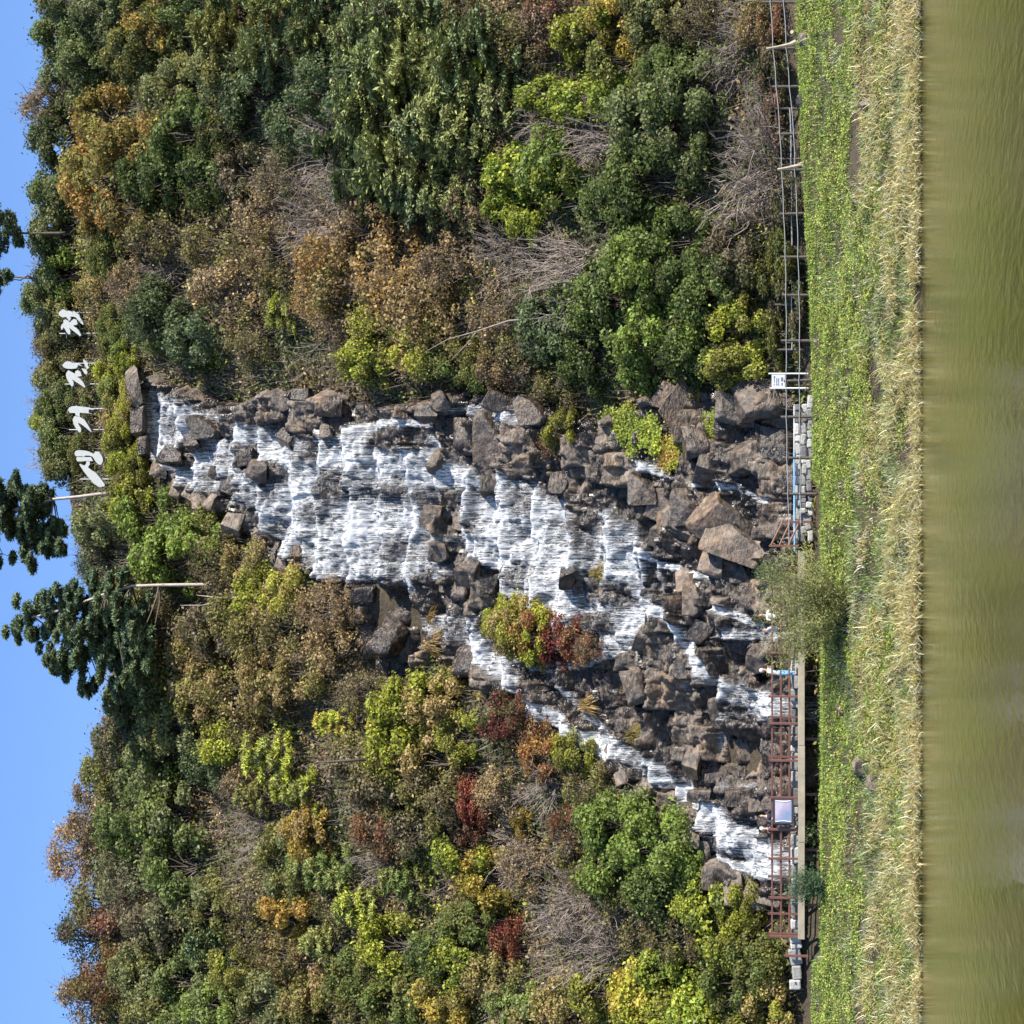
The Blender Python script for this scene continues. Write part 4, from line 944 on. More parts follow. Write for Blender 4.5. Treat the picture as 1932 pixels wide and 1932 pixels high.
# X Y width(Y) height(X) tone roll; gully tones carry its painted shade
BOULD = '''
306 886 26 30 .75 10|318 900 34 34 .8 -20|345 917 34 34 .75 15|372 931 34 34 .7 25|398 945 30 32 .7 0|424 950 30 30 .75 40|446 955 30 34 .1 0|462 988 44 44 .8 20|484 1008 40 40 .75 -15|510 1032 32 34 .75 10|512 1056 42 30 .3 0|540 1060 46 58 .55 5|564 1036 28 30 .25 0|576 1088 30 30 .4 30
535 750 40 50 .55 0|560 828 36 50 .2 20|600 800 30 60 .2 0|628 815 34 30 .35 0|640 765 44 44 .35 10|580 745 30 40 .3 0|400 806 40 62 .08 0|345 862 34 52 .15 10|384 836 26 36 .1 0|514 890 40 38 .3 15|475 862 40 36 .15 0|442 918 36 44 .08 0|424 890 28 30 .1 10
840 970 44 40 .8 20|878 990 34 60 .3 30|842 1034 40 40 .75 -10|862 1058 32 32 .12 0|832 1104 40 34 .5 0|866 1112 42 40 .35 10|910 1078 54 48 .35 -10|934 1100 30 36 .2 0|855 932 24 40 .3 0|920 838 118 74 .60 12|885 812 60 40 .25 0|846 868 50 34 .6 10|836 778 36 40 .4 0|860 760 40 36 .55 0|960 760 46 60 .5 20|925 915 44 40 .12 0|1020 775 50 60 .45 0|1056 912 44 40 .3 10|1110 985 30 36 .12 0|1150 1174 32 36 .06 20|1100 1088 34 36 .2 0|1160 1118 40 44 .2 0|765 1135 60 50 .06 0|720 1150 90 70 .05 0|740 1205 80 70 .06 20|700 1215 60 60 .10 0|755 1265 70 50 .08 10|712 1262 60 50 .05 0|690 1120 40 50 .1 0|880 1250 60 50 .12 0|950 1300 36 44 .1 0
1280 772 100 86 .62 -35|1262 745 50 60 .6 10|1312 806 80 76 .60 5|1300 765 50 54 .5 0|1392 758 54 66 .68 10|1440 760 70 84 .6 -8|1462 828 74 86 .15 0|1356 868 86 84 .40 10|1330 832 60 60 .3 0|1425 862 60 84 .5 -10|1458 972 40 38 .65 0|1366 976 84 122 .68 32|1310 955 60 60 .45 0|1302 997 50 60 .62 20|1248 950 80 72 .5 5|1225 925 60 50 .35 0|1213 1010 44 30 .85 10|1270 985 60 30 .7 0|1250 1010 50 40 .55 0
1390 1022 78 104 .72 28|1420 1040 50 60 .6 30|1356 1058 52 60 .75 25|1385 1085 40 44 .3 0|1287 1086 78 44 .85 -6|1312 1120 66 44 .8 8|1215 1060 42 32 .12 0|1240 1050 40 34 .35 0|1240 1118 40 38 .1 0|1330 1156 30 36 .12 0|1334 1190 44 42 .12 20|1228 1204 50 46 .8 10|1250 1185 34 34 .5 0|1266 1220 36 36 .35 0|1224 1287 60 46 .72 0|1255 1305 40 40 .4 0|1305 1262 40 42 .15 0|1282 1278 36 34 .3 10|1355 1256 34 34 .45 0|1440 1240 40 50 .4 0|1400 1140 50 60 .25 0|1430 1120 60 40 .3 0
1288 1380 36 32 .72 0|1316 1368 40 30 .65 0|1322 1430 60 36 .62 20|1300 1340 30 50 .4 0|1340 1400 30 34 .4 0|1310 1484 40 34 .6 0|1330 1500 30 50 .3 10|1447 1482 34 36 .35 0|1380 1410 50 40 .35 0|1440 1400 60 40 .2 0|1355 1470 26 60 .4 0|1400 1500 40 70 .35 0|1360 1340 50 36 .6 0|1235 1360 40 40 .5 0|1270 1420 40 40 .4 0|1430 1520 40 60 .4 0
1222 1488 40 36 .85 10|1245 1505 34 34 .85 0|1268 1514 44 40 .8 20|1290 1530 34 36 .8 0|1308 1550 40 40 .85 0|1322 1578 44 34 .8 0|1328 1605 50 34 .8 0|1340 1632 44 40 .75 0|1362 1648 60 50 .85 8|1402 1672 56 46 .85 -10|1434 1682 56 50 .8 15|1462 1690 44 40 .75 0|1390 1640 40 60 .4 0|1352 1590 30 40 .4 0|1175 1460 50 30 .8 0|1140 1440 60 24 .85 0
'''
def brow(X, Y, w_, h_, tone):
    reg = next((r for c_, r in (
        (X < 590 and Y > 870 and not inpoly(MAIN, np.array([X]), np.array([Y]))[0], 'on the left rim of the upper falls'), (X < 670 and Y < 840, 'along the right rim of the upper falls'),
        (X < 560, 'standing in the upper falls'), (X < 800 and Y > 1090, 'in the dark gully beside the falls'), (X < 960 and Y < 900, 'on the right shelf of the middle falls'),
        (X < 960 and Y < 1140, 'in the middle falls'), (X < 1000, 'by the upper side stream'), (X < 1200 and Y > 1400, 'near the foot of the side stream'), (X < 1200, 'in the lower falls'),
        (Y < 880 and X > 1200, 'below the small right stream'), (Y < 1012, 'among the slabs above the stone wall'), (Y < 1150, 'among the blocks behind the big bush'),
        (Y < 1330, 'among the ledges behind the boardwalk people'), (Y < 1530 and X > 1240, 'around the dark hollow behind the boardwalk'), (True, 'on the rim of the lower left falls')) if c_))
    t_ = ('dark wet' if tone < .2 else 'dark brown' if tone < .38 else 'brown' if tone < .56 else 'pale brown' if tone < .72 else 'sunlit tan')
    s_ = ('huge ' if w_ * h_ > 5800 else 'big ' if w_ * h_ > 2800 else 'small ' if w_ * h_ < 1200 else '')
    sh = 'slab' if h_ > 1.25 * w_ else 'block' if w_ > 1.3 * h_ else 'boulder'
    return f'{s_}{t_} {sh} {reg}'
bl = []
for row in BOULD.strip().replace('\n', '|').split('|'):
    X, Y, w_, h_, tone, roll = map(float, row.split())
    if X > 1200 and w_ * h_ < 1650 and 900 < Y < 1470: continue
    tone = tone * (.86 if X > 600 else 1.0) - (.04 if X > 600 else 0)
    bl.append([X, Y, w_, h_, tone, roll, brow(X, Y, w_, h_, tone)])
byl = {}
for q in bl: byl.setdefault(q[6], []).append(q)
for t_, qs in byl.items():
    if len(qs) > 1:
        qs.sort(key=lambda q: q[1])
        for i, q in enumerate(qs): q[6] = t_ + f', {ORD[i]} from photo top'
for i, (X, Y, w_, h_, tone, roll, label) in enumerate(bl):
    c_ = cliff_pt(X, Y) if inpoly(ROCK, np.array([X]), np.array([Y]))[0] else ground(X, Y)
    if c_ is None: continue
    rg = random.Random(i * 7 + 1); ppm = FPX / c_[1]
    o = link('boulder', BM[rg.randrange(9)]); tag(o, label, 'boulder', 'boulders of the rock face')
    sx_, sz_ = w_ / 2 / ppm * 1.3, h_ / 2 / ppm * 1.3; sy_ = (sx_ + sz_) * .5
    o.scale = (sx_, sy_, sz_)
    o.location = (c_[0], c_[1] + .32 * sy_, c_[2])
    o.rotation_euler = (rg.uniform(-.3, .3), R(roll) + rg.uniform(-.2, .2), rg.uniform(-.5, .5))
    o['tone'] = float(tone)

# ================================================================== top weir, letters
m_conc = plain('weathered_concrete', (.27, .215, .18), .85, .35, 1.5)
m_cdark = plain('stained_concrete', (.10, .085, .075), .8, .4, 1.5)
def px_box(X0, X1, Y0, Y1, depth, thick, m, name, label=None, cat=None, parent=None, bev=.04, back=0):
    a = at(X0, Y0, depth); b_ = at(X1, Y1, depth)
    c_ = (a + b_) / 2 + np.array([0, thick / 2 + back, 0])
    mb = MB(); mb.box((0, 0, 0), (abs(a[0] - b_[0]), thick, abs(a[2] - b_[2])), bev=bev)
    o = mb.build(name, m, parent); o.location = c_
    if label: tag(o, label, cat)
    return o
for (X, Y, w_, h_, tone, lb) in ((252, 734, 74, 30, .72, 'long pinkish rock slab at the head of the falls, nearer the photo top'), (265, 795, 62, 24, .30, 'long dark rock slab at the head of the falls beside its pinkish twin'), (274, 842, 46, 16, .12, 'low dark rock lip the falls pour from')):
    c_ = at(X, Y, 147.6); pm = FPX / c_[1]; o = link('rock_slab', BM[int(X) % 9]); tag(o, lb, 'rock', 'rock slabs at the head of the falls')
    o.scale = (w_ / 2 / pm * 1.35, .8, h_ / 2 / pm * 1.5); o.location = c_; o['tone'] = tone; o.rotation_euler = (0, -.05, .1)
m_letter = plain('white_letter_paint', (.44, .44, .42), .55, .08, 3, bump=0)
m_steel = plain('grey_steel', (.20, .20, .20), .5, .2, 6, .6)
def lp(s_, ox, oy): return [tuple(map(float, q.split(','))) for q in s_.split()], ox, oy
K1 = 200 / 1932.0
LET = {
 'cheon': [("195,250 245,180 330,130 400,170 420,185 490,170 560,195 585,210 610,180 680,210 780,290 810,370 880,470 910,560 890,570 830,520 760,450 700,370 640,345 550,335 530,345 550,390 510,460 490,460 460,400 420,350 380,345 310,360 240,320", 150, 890),
           ("340,440 400,415 460,450 500,490 530,500 580,440 640,400 710,420 740,540 700,575 620,580 640,620 710,660 780,740 840,860 800,890 760,850 640,760 500,650 490,640 530,720 535,820 490,845 430,780 390,700 340,640 310,700 280,710 265,630 300,550 340,530", 150, 890)],
 'jin': [("305,265 380,175 440,150 530,160 570,190 700,190 800,240 860,290 830,280 740,250 745,290 700,350 560,365 420,355 350,320", 150, 1040),
         ("420,480 480,400 560,450 600,470 660,510 680,430 740,400 820,450 855,560 730,590 820,650 900,750 955,860 940,900 860,840 720,750 570,650 620,720 630,800 600,860 560,850 490,740 430,620 410,550", 150, 1040),
         ("890,90 920,110 970,150 1040,210 1020,260 1065,330 1000,380 960,290 910,180", 150, 1040), ("850,350 980,370 1020,470 985,530 930,490", 150, 1040)],
 'geo': [("470,1530 500,1460 580,1420 700,1410 860,1430 1040,1450 1180,1500 1190,1530 1060,1500 1050,1600 1150,1630 800,1600 800,1720 690,1700 670,1610 520,1605", 150, 1040),
         ("600,1800 640,1710 700,1680 800,1720 930,1800 1020,1932 1140,2140 1100,2130 990,2040 850,1932 750,1880 770,1932 840,2050 835,2140 790,2157 730,2100 630,1932", 150, 1040)],
 'saeng': [("365,830 380,760 470,725 620,735 760,770 890,840 960,762 1060,780 1140,900 1165,990 1160,1060 1110,1140 1040,1130 960,1050 900,950 860,905 780,880 660,880 640,910 580,910 560,890 430,905 380,880", 180, 1240),
           ("410,980 430,920 560,925 820,920 850,960 880,1040 700,1030 560,1045 440,1040", 180, 1240),
           ("500,1140 520,1110 570,1140 640,1165 690,1110 700,1040 790,1045 800,1120 740,1210 860,1310 970,1380 1100,1530 1215,1690 1210,1750 1050,1770 900,1660 760,1500 640,1350 560,1230", 180, 1240)],
}
LLAB = {'cheon': 'white Hangul letter CHEON on the hilltop, nearest the photo top edge', 'jin': 'white Hangul letter JIN on the hilltop, between CHEON and GEO',
        'geo': 'white Hangul letter GEO on the hilltop, the simplest with two strokes', 'saeng': 'white Hangul letter SAENG with the longest slanting stroke, next to the pine trunk'}
LPOS = {}
for nm, pieces in LET.items():
    Xs, Ys = [], []; polys = []
    for s_, ox, oy in pieces:
        pts = [tuple(map(float, q.split(','))) for q in s_.split()]
        pp_ = [((ox + a * K1) * .64572, (oy + b_ * K1) * .64572) for a, b_ in pts]
        polys.append(pp_); Xs += [q[0] for q in pp_]; Ys += [q[1] for q in pp_]
    g = ground(max(Xs) + 2, (min(Ys) + max(Ys)) / 2); dep = g[1] - 2.6 if g is not None else 148.0
    O = at(max(Xs), (min(Ys) + max(Ys)) / 2, dep)
    mb = MB()
    for pp_ in polys:
        loc = [at(a, b_, dep) - O for a, b_ in pp_]
        mb.prism([(q[0], q[2]) for q in loc], np.array([0, 0, 0.]), np.array([1., 0, 0]), np.array([0, 0, 1.]), -.28)
    o = thing('hangul_letter', LLAB[nm], 'letter', O, 'white letters on the hilltop')
    mb.build('letter_panel', m_letter, o)
    fr_ = MB()
    for dx in (-.7, .7): fr_.tube([(dx, .45, -3.6), (dx, .38, 1.8)], .05, 6)
    for z_ in (.4, 1.3): fr_.tube([(-1, .4, z_), (1, .4, z_)], .04, 6)
    fr_.build('support_frame', m_steel, o)

# ================================================================== path, wall, boardwalk
m_path = plain('path_concrete', (.22, .20, .17), .9, .3, 1.2)
def strip(name, x0, x1, y0, y1, dz, m, nx=60):
    xx = np.linspace(x0, x1, nx); V = [];
    for x in xx: V += [[x, y0, 0], [x, y1, 0]]
    V = np.array(V); V[:, 2] = 4.28 + .048 * np.clip(V[:, 0] - 7, 0, 30) + dz
    Fc = np.array([[2 * i, 2 * i + 2, 2 * i + 3, 2 * i + 1] for i in range(nx - 1)])
    return kind(link(name, mesh_np(name, V, Fc, [m])), 'structure')
strip('path', 1.3, 8.6, 109.2, 111.0, .03, m_path)

# rubble wall between path and pool
def rubble(name, label, X0, X1, Y0, Y1, y, seed, size=.42):
    rg = np.random.default_rng(seed); a = at(X1, Y1, y); b_ = at(X0, Y0, y)
    x0, x1 = a[0], b_[0]; z0, z1 = a[2], b_[2]
    mb = MB(); x = x0
    rows = max(1, int(round((z1 - z0) / size)))
    for r_ in range(rows):
        x = x0 - rg.uniform(0, .3); hh = (z1 - z0) / rows
        while x < x1:
            ww = size * rg.uniform(.6, 2.1)
            Mx = Matrix.Rotation(rg.uniform(-.22, .22), 3, 'Y')
            mb.box((x + ww / 2 - (x0 + x1) / 2, .22 + rg.uniform(-.09, .09), hh * (r_ + .5) + rg.uniform(-.05, .05)), (ww * .98, .45, hh * rg.uniform(.8, 1.12)), Mx, bev=.07); x += ww
    o = mb.build(name, m_stone, None, False); o.location = ((x0 + x1) / 2, y, z0); tag(o, label, 'wall'); return o
m_stone, nt, out = mat('pale_rubble')
geo = N(nt, 'ShaderNodeNewGeometry'); ri = geo.outputs['Random Per Island']
c = ramp(nt, mth(nt, 'ADD', mth(nt, 'MULTIPLY', ri, .7), mth(nt, 'MULTIPLY', noise(nt, geo.outputs['Position'], 5, 4), .3)), [(.2, (.12, .115, .11)), (.5, (.34, .33, .30)), (.8, (.48, .46, .42))])
bp = N(nt, 'ShaderNodeBump', inp={'Strength': .6, 'Distance': .06, 'Height': noise(nt, geo.outputs['Position'], 9, 5)})
b = N(nt, 'ShaderNodeBsdfPrincipled', inp={'Base Color': c, 'Roughness': .8, 'Normal': bp.outputs[0]}); nt.links.new(b.outputs[0], out.inputs[0])
rubble('stone_wall', 'pale rubble stone wall below the wire fence, ending at the big bush', 1499, 1533, 770, 1012, 110.9, 5, .30)
rubble('stone_wall', 'low pale rubble wall behind the brown boardwalk railing', 1491, 1513, 1215, 1862, 112.6, 6, .42)
m_pale = plain('pale_mortar', (.58, .56, .52), .85, .15, 2)
px_box(1497, 1499.5, 765, 1010, 110.95, .5, m_pale, 'wall_coping', 'thin pale coping strip along the rubble wall under the fence', 'coping')
m_blue = plain('blue_pipe', (.20, .42, .66), .45, .1, 3)
a = at(1498.5, 852, 110.75); b_ = at(1499.5, 1040, 110.75); mb = MB(); mb.tube([a - a, b_ - a], .045, 8); o = mb.build('water_pipe', m_blue); o.location = a; tag(o, 'light blue pipe lying along the rubble wall top', 'pipe')

# boardwalk deck
DZ = at(1505, 1500, 109.6)[2]; DY0, DY1 = 109.6, 111.9
xl = at(1505, 1772, 109.6)[0]; xr = at(1505, 1040, 109.6)[0]
m_plank, nt, out = mat('deck_planks')
pos = N(nt, 'ShaderNodeNewGeometry').outputs['Position']; sx = N(nt, 'ShaderNodeSeparateXYZ', inp={0: pos})
wv = mth(nt, 'FRACT', mth(nt, 'MULTIPLY', sx.outputs[0], 7.0)); gap = ramp(nt, wv, [(.0, (.15, .15, .15)), (.08, (1, 1, 1)), (.92, (1, 1, 1)), (1, (.15, .15, .15))])
c = mixc(nt, 1.0, ramp(nt, noise(nt, pos, 4, 4), [(.3, (.20, .16, .12)), (.7, (.33, .28, .21))]), gap, 'MULTIPLY')
b = N(nt, 'ShaderNodeBsdfPrincipled', inp={'Base Color': c, 'Roughness': .8}); nt.links.new(b.outputs[0], out.inputs[0])
m_fascia = plain('fascia_beam', (.33, .28, .20), .8, .3, 1.2)
m_brown = plain('brown_painted_steel', (.155, .062, .042), .45, .2, 5, bump=.05)
m_brownd = plain('brown_post_weathered', (.11, .05, .036), .55, .25, 5, bump=.05)  # darker copy of the railing brown, for back railing and legs
deck = thing('boardwalk', 'wooden boardwalk with a pale edge beam in front of the falls', 'boardwalk', ((xl + xr) / 2, DY0, DZ))
L = xr - xl
mb = MB(); mb.box((0, (DY1 - DY0) / 2, -.06), (L, DY1 - DY0, .10)); mb.build('deck_floor', m_plank, deck)
mb = MB()
for i in range(4): mb.box((-L / 2 + L / 4 * (i + .5), -.05, -.17 - .012 * (i % 2)), (L / 4 - .02, .09, .30), bev=.01)
mb.build('edge_beam', m_fascia, deck)
for x in np.linspace(-L / 2 + 1.5, L / 2 - 1, 7):
    mb = MB(); mb.box((x, .5, -.62), (.12, .12, .9)); mb.build('support_leg', m_brownd, deck)

def railing(label, xpx, y, Ztop, rails, zbase, post=.105, m=m_brown, rail_h=.075, xpair=None):
    px_ = [at(1480, Y, y)[0] for Y in xpx]; o = thing('railing', label, 'railing', (px_[0], y, zbase), 'brown boardwalk railings'); H = Ztop - zbase
    for x in px_:
        mb = MB(); mb.box((x - px_[0], 0, H / 2), (post, post, H), bev=.01); mb.box((x - px_[0], 0, H + .012), (post + .03, post + .03, .025)); mb.build('post', m, o)
    for z_ in rails:
        a_, b_ = (px_[0], px_[-1]) if xpair is None else (at(1480, xpair[0], y)[0], at(1480, xpair[1], y)[0])
        mb = MB(); mb.box(((a_ + b_) / 2 - px_[0], .055, z_ - zbase), (abs(a_ - b_), .045, rail_h), bev=.008); mb.build('rail', m, o)
    return o
zt = at(1451, 1500, 109.68)[2]; rz = [at(Xr, 1500, 109.68)[2] for Xr in (1456.5, 1473, 1489)]
railing('brown steel railing along the river side of the boardwalk', [1072, 1148, 1232, 1314, 1365, 1435, 1505, 1565, 1620, 1694, 1767], 109.68, zt, rz, DZ - .01)
zt2 = at(1450, 1500, 111.8)[2]
railing('brown steel railing at the back of the boardwalk, nearer the falls', [1110, 1190, 1272, 1353, 1428, 1654, 1724, 1762], 111.82, zt2, [at(Xr, 1500, 111.82)[2] for Xr in (1457, 1474, 1490)], DZ - .01, .10, m_brownd)
# end sections: stepping down at both ends
o = thing('railing', 'low brown end post standing past the boardwalk end, nearest the photo bottom', 'railing', at(1525, 1804, 109.5))
mb = MB(); h_ = at(1480, 1804, 109.5)[2] - o.location[2]; mb.box((0, 0, h_ / 2), (.11, .11, h_), bev=.01); mb.build('post', m_brown, o)
o = thing('railing', 'brown railing end with slanting brace between the stone wall and the big bush', 'railing', at(1530, 985, 110.2), 'brown boardwalk railings')
q0 = np.array(o.location)
mb = MB(); h_ = at(1476, 985, 110.2)[2] - q0[2]; mb.box((0, 0, h_ / 2), (.11, .11, h_), bev=.01); mb.build('post', m_brown, o)
for (a1, a2), (b1, b2) in (((1476, 986), (1454, 1030)), ((1491, 986), (1470, 1030)), ((1507, 988), (1486, 1032))):
    mb = MB(); mb.tube([at(a1, a2, 110.2) - q0, at(b1, b2, 109.7) - q0], .045, 6); mb.build('rail', m_brown, o)
mb = MB(); p_ = at(1506, 1030, 109.7) - q0; mb.box((p_[0], p_[1], p_[2] + .65), (.105, .105, 1.35), bev=.01); mb.build('post', m_brown, o)

# photo panel tied to the railing
m_panel, nt, out = mat('printed_panel')
tc = N(nt, 'ShaderNodeTexCoord').outputs['Generated']; s3 = N(nt, 'ShaderNodeSeparateXYZ', inp={0: tc})
g1 = mth(nt, 'ADD', mth(nt, 'MULTIPLY', s3.outputs[0], .6), mth(nt, 'MULTIPLY', s3.outputs[2], .5)); g1 = mth(nt, 'ADD', g1, mth(nt, 'MULTIPLY', noise(nt, tc, 3, 4), .5))
c = ramp(nt, g1, [(.35, (.24, .25, .34)), (.6, (.18, .25, .38)), (.85, (.37, .31, .42)), (1.0, (.48, .42, .50))])
b = N(nt, 'ShaderNodeBsdfPrincipled', inp={'Base Color': c, 'Roughness': .35}); nt.links.new(b.outputs[0], out.inputs[0])
m_frame = plain('dark_frame', (.035, .033, .036), .5, .2, 6); m_white = plain('white_paint', (.72, .72, .70), .5, .08, 5, bump=.03)
a = at(1497.5, 1555, 109.45); b_ = at(1458, 1506, 109.45); W_, H_ = b_[0] - a[0], b_[2] - a[2]
pn = thing('picture_panel', 'lilac and blue printed panel in a dark frame hung on the brown railing', 'sign', a)
mb = MB(); mb.box((W_ / 2, 0, H_ / 2), (W_ - .16, .03, H_ - .2)); mb.build('print', m_panel, pn)
mb = MB()
for c_, d_ in (((W_ / 2, .01, .05), (W_, .06, .1)), ((W_ / 2, .01, H_ - .05), (W_, .06, .1)), ((.04, .01, H_ / 2), (.08, .056, H_ - .2)), ((W_ - .04, .01, H_ / 2), (.08, .056, H_ - .2))): mb.box(c_, d_)
mb.build('frame', m_frame, pn)
mb = MB()
for x_ in (.1, W_ - .1):
    mb = MB(); mb.tube([(x_, -.02, .12), (x_ + (.06 if x_ < .5 else -.06), -.02, H_ / 2), (x_, -.02, H_ - .12)], .016, 5); mb.build('white_cord', m_white, pn)

# notice board by the fence
m_sign = plain('notice_face', (.55, .55, .58), .45, .06, 3, bump=0); m_ink = plain('notice_ink', (.12, .12, .14), .6, .1, 3, bump=0)
a = at(1510, 733, 109.6)
nb = thing('notice_board', 'grey notice board with dark printed lines on two white posts by the fence', 'sign', a)
def loc(X, Y, y=109.6): return at(X, Y, y) - a
p1, p2 = loc(1453, 705.5), loc(1454, 732)
for q_, xt in ((705, 1450), (732.5, 1453)):
    t_ = loc(xt, q_); bq = loc(1508, q_); mb = MB(); mb.tube([bq - [0, 0, .4], t_], .035, 8); mb.build('post', m_white, nb)
l0, l1 = loc(1481, 731), loc(1456, 706.5)
mb = MB(); mb.box(((l0 + l1) / 2), (l1[0] - l0[0], .03, l1[2] - l0[2]), bev=.005); mb.build('panel', m_sign, nb)
mb = MB(); Wp, Hp = l1[0] - l0[0], l1[2] - l0[2]
for x_, z_, w_, h_ in ((.80, .80, .16, .10), (.55, .80, .30, .05), (.22, .80, .12, .05), (.55, .62, .34, .07), (.24, .62, .2, .07), (.55, .48, .34, .07), (.24, .48, .2, .06), (.62, .22, .30, .16), (.25, .22, .2, .10)):
    mb.box((l0[0] + Wp * x_, l0[1] - .018, l0[2] + Hp * z_), (Wp * w_, .006, Hp * h_))
mb.build('printed_lines', m_ink, nb)

# wire fences
m_post = plain('grey_brown_post', (.085, .065, .05), .8, .35, 6); m_wire = plain('galvanised_wire', (.40, .40, .38), .45, .1, 6, .5, bump=0)
def wire_fence(label, posts, wires, y, r=.07, rw=.02, m=m_post):
    o = thing('wire_fence', label, 'fence', at(1520, posts[0][0], y)); q0 = np.array(o.location)
    for Yp, xt, xb, lean in posts:
        mb = MB(); mb.tube([at(xb + 6, Yp - lean, y) - q0, at(xt, Yp, y) - q0], [r, r * .92], 8); mb.build('post', m, o)
    for wl in wires:
        pts = []
        for (X0, Y0), (X1, Y1) in zip(wl[:-1], wl[1:]):
            for u in np.linspace(0, 1, 6)[:-1]:
                pts.append(at(X0 + (X1 - X0) * u + 1.2 * math.sin(math.pi * u), Y0 + (Y1 - Y0) * u, y - .07) - q0)
        pts.append(at(*wl[-1], y - .07) - q0); mb = MB(); mb.tube(pts, rw, 5); mb.build('wire', m_wire, o)
    return o
wire_fence('wire fence of grey posts and two cables along the river path',
           [(-70, 1430, 1490, 0), (4, 1438, 1500, 0), (91, 1445, 1506, 0), (164, 1456, 1513, 1), (253, 1462, 1525, 1), (321, 1468, 1525, 1), (404, 1470, 1528, 2), (485, 1472, 1529, 0), (557, 1475, 1529, 0), (643, 1473, 1536, 0), (719, 1479, 1531, 2), (787, 1473, 1532, 1), (864, 1476, 1531, 0), (932, 1476, 1533, 0)],
           [[(1449, -70), (1453, 4), (1458, 91), (1464, 164), (1471, 253), (1474, 321), (1478, 404), (1481, 485), (1482, 557), (1483, 643), (1482, 719), (1483, 787), (1484, 864), (1486, 932), (1488, 1025)],
            [(1472, -70), (1478, 4), (1483, 91), (1489, 164), (1497, 253), (1499, 321), (1503, 404), (1505, 485), (1507, 557), (1508, 643), (1507, 719), (1508, 787), (1509, 864), (1509, 932), (1510, 990)]], 109.0)
wire_fence('dimmer old fence behind the wire fence at the foot of the dark thicket',
           [(205, 1462, 1508, 0), (300, 1462, 1508, 0), (415, 1464, 1510, 0), (498, 1466, 1512, 0), (575, 1462, 1512, 0), (660, 1466, 1512, 0)],
           [[(1490, 205), (1492, 300), (1493, 415), (1493, 498), (1493, 575), (1494, 660)]], 112.5, .06, .035)

# driftwood lodged on the fence
m_drift = plain('bleached_driftwood', (.36, .29, .20), .85, .35, 4)
def drift(label, paths, y):
    o0 = at(*paths[0][0][:2], y); o = thing('driftwood', label, 'driftwood', o0, 'driftwood on the fence')
    for i, pth in enumerate(paths):
        mb = MB(); mb.tube([at(p[0], p[1], y - (p[3] if len(p) > 3 else 0)) - o0 for p in pth], [p[2] for p in pth], 7)
        mb.build('log' if i == 0 else 'root', m_drift, o)
drift('splayed driftwood root stump leaning on the fence by the photo top edge', [[(1446, 92, .05), (1470, 88, .07), (1490, 84, .10), (1506, 78, .16), (1516, 74, .20, .2)], [(1508, 77, .14), (1500, 64, .12), (1494, 60, .09, .3)], [(1512, 75, .16), (1524, 82, .14, .2), (1540, 74, .07, .4)], [(1514, 78, .14), (1522, 88, .18, .3), (1536, 90, .10, .5)], [(1513, 72, .13), (1522, 66, .10, .3), (1532, 70, .06, .5)]], 108.5)
drift('straight leaning driftwood log propped on a fence post', [[(1467, 320, .06), (1485, 317, .08), (1505, 313, .10), (1520, 307, .13), (1531, 300, .11, .3)], [(1526, 303, .10), (1536, 306, .05, .3)]], 108.6)

# stones lying on the bank
BST = [(1519, 73, 26, 20), (1515, 192, 18, 26), (1638, 200, 34, 14), (1615, 130, 22, 16), (1620, 1017, 24, 26), (1628, 1450, 34, 40), (1650, 1480, 30, 24), (1590, 1342, 24, 40), (1540, 646, 12, 12), (1526, 1060, 40, 18)]
BSL = ['grey stone under the splayed driftwood stump', 'small grey stone at the fence foot past the driftwood stump', 'pale flat stone in the dry grass near the photo top', 'brown stone in the grass nearest the photo top edge', 'grey stone amid green weeds in front of the big bush',
       'pink-grey stone on the bank below the dark boardwalk gap', 'grey stone beside the pink-grey one on the bank', 'pale earthy stone on the bank below the lower railing', 'tiny pale stone under a fence post', 'pale block at the stone wall end under the big bush']
for i, ((X, Y, w_, h_), lb) in enumerate(zip(BST, BSL)):
    g = ground(X, Y)
    if g is None: continue
    o = link('stone', BM[i % 9]); tag(o, lb, 'stone'); pm = FPX / g[1]
    o.scale = (w_ / 2 / pm * 1.3, w_ / 2 / pm * 1.2, h_ / 2 / pm * 1.4); o.location = g + [0, 0, -.02]; o.rotation_euler = (i * .7, i * .3, i); o['tone'] = .8

# ================================================================== river bank vegetation
def blades(px, py, L, lean, width, rng, dirx=None, diry=None, curl=1.0, pz=None):
    """arching 3-segment grass blades"""
    n = len(px); pz = zat(px, py) - .03 if pz is None else pz
    th = rng.uniform(0, 2 * np.pi, n)
    ox = np.cos(th) if dirx is None else dirx + .5 * np.cos(th); oy = np.sin(th) if diry is None else diry + .5 * np.sin(th)
    nr = np.hypot(ox, oy) + 1e-6; ox, oy = ox / nr, oy / nr
    V = []
    for f_, wf in ((0, 1), (.38, 1.0), (.72, .75), (1, .1)):
        h_ = L * (f_ - curl * lean * f_ * f_ * .55); o_ = L * lean * f_ ** 1.5 * .8
        c_ = np.stack([px + ox * o_, py + oy * o_, pz + h_], 1); s_ = np.stack([-oy, ox, 0 * ox], 1) * (width * wf)[:, None]
        V += [c_ - s_, c_ + s_]
    V = np.stack(V, 1); o = np.arange(n)[:, None] * 8
    return V.reshape(-1, 3), np.concatenate([o + np.array([[i, i + 1, i + 3, i + 2]]) for i in (0, 2, 4)])
def colors(pal, n, rng, k, jit=.35, w=None):
    pal = np.array(pal); i_ = rng.choice(len(pal), n, p=w); c_ = np.minimum(pal[i_] * rng.uniform(1 - jit, 1 + jit, (n, 1)) * 1.5, .85)
    return np.concatenate([np.repeat(c_, k, 0), np.ones((n * k, 1))], 1)
m_blade = attr_material('grass_blade', .55, .3)
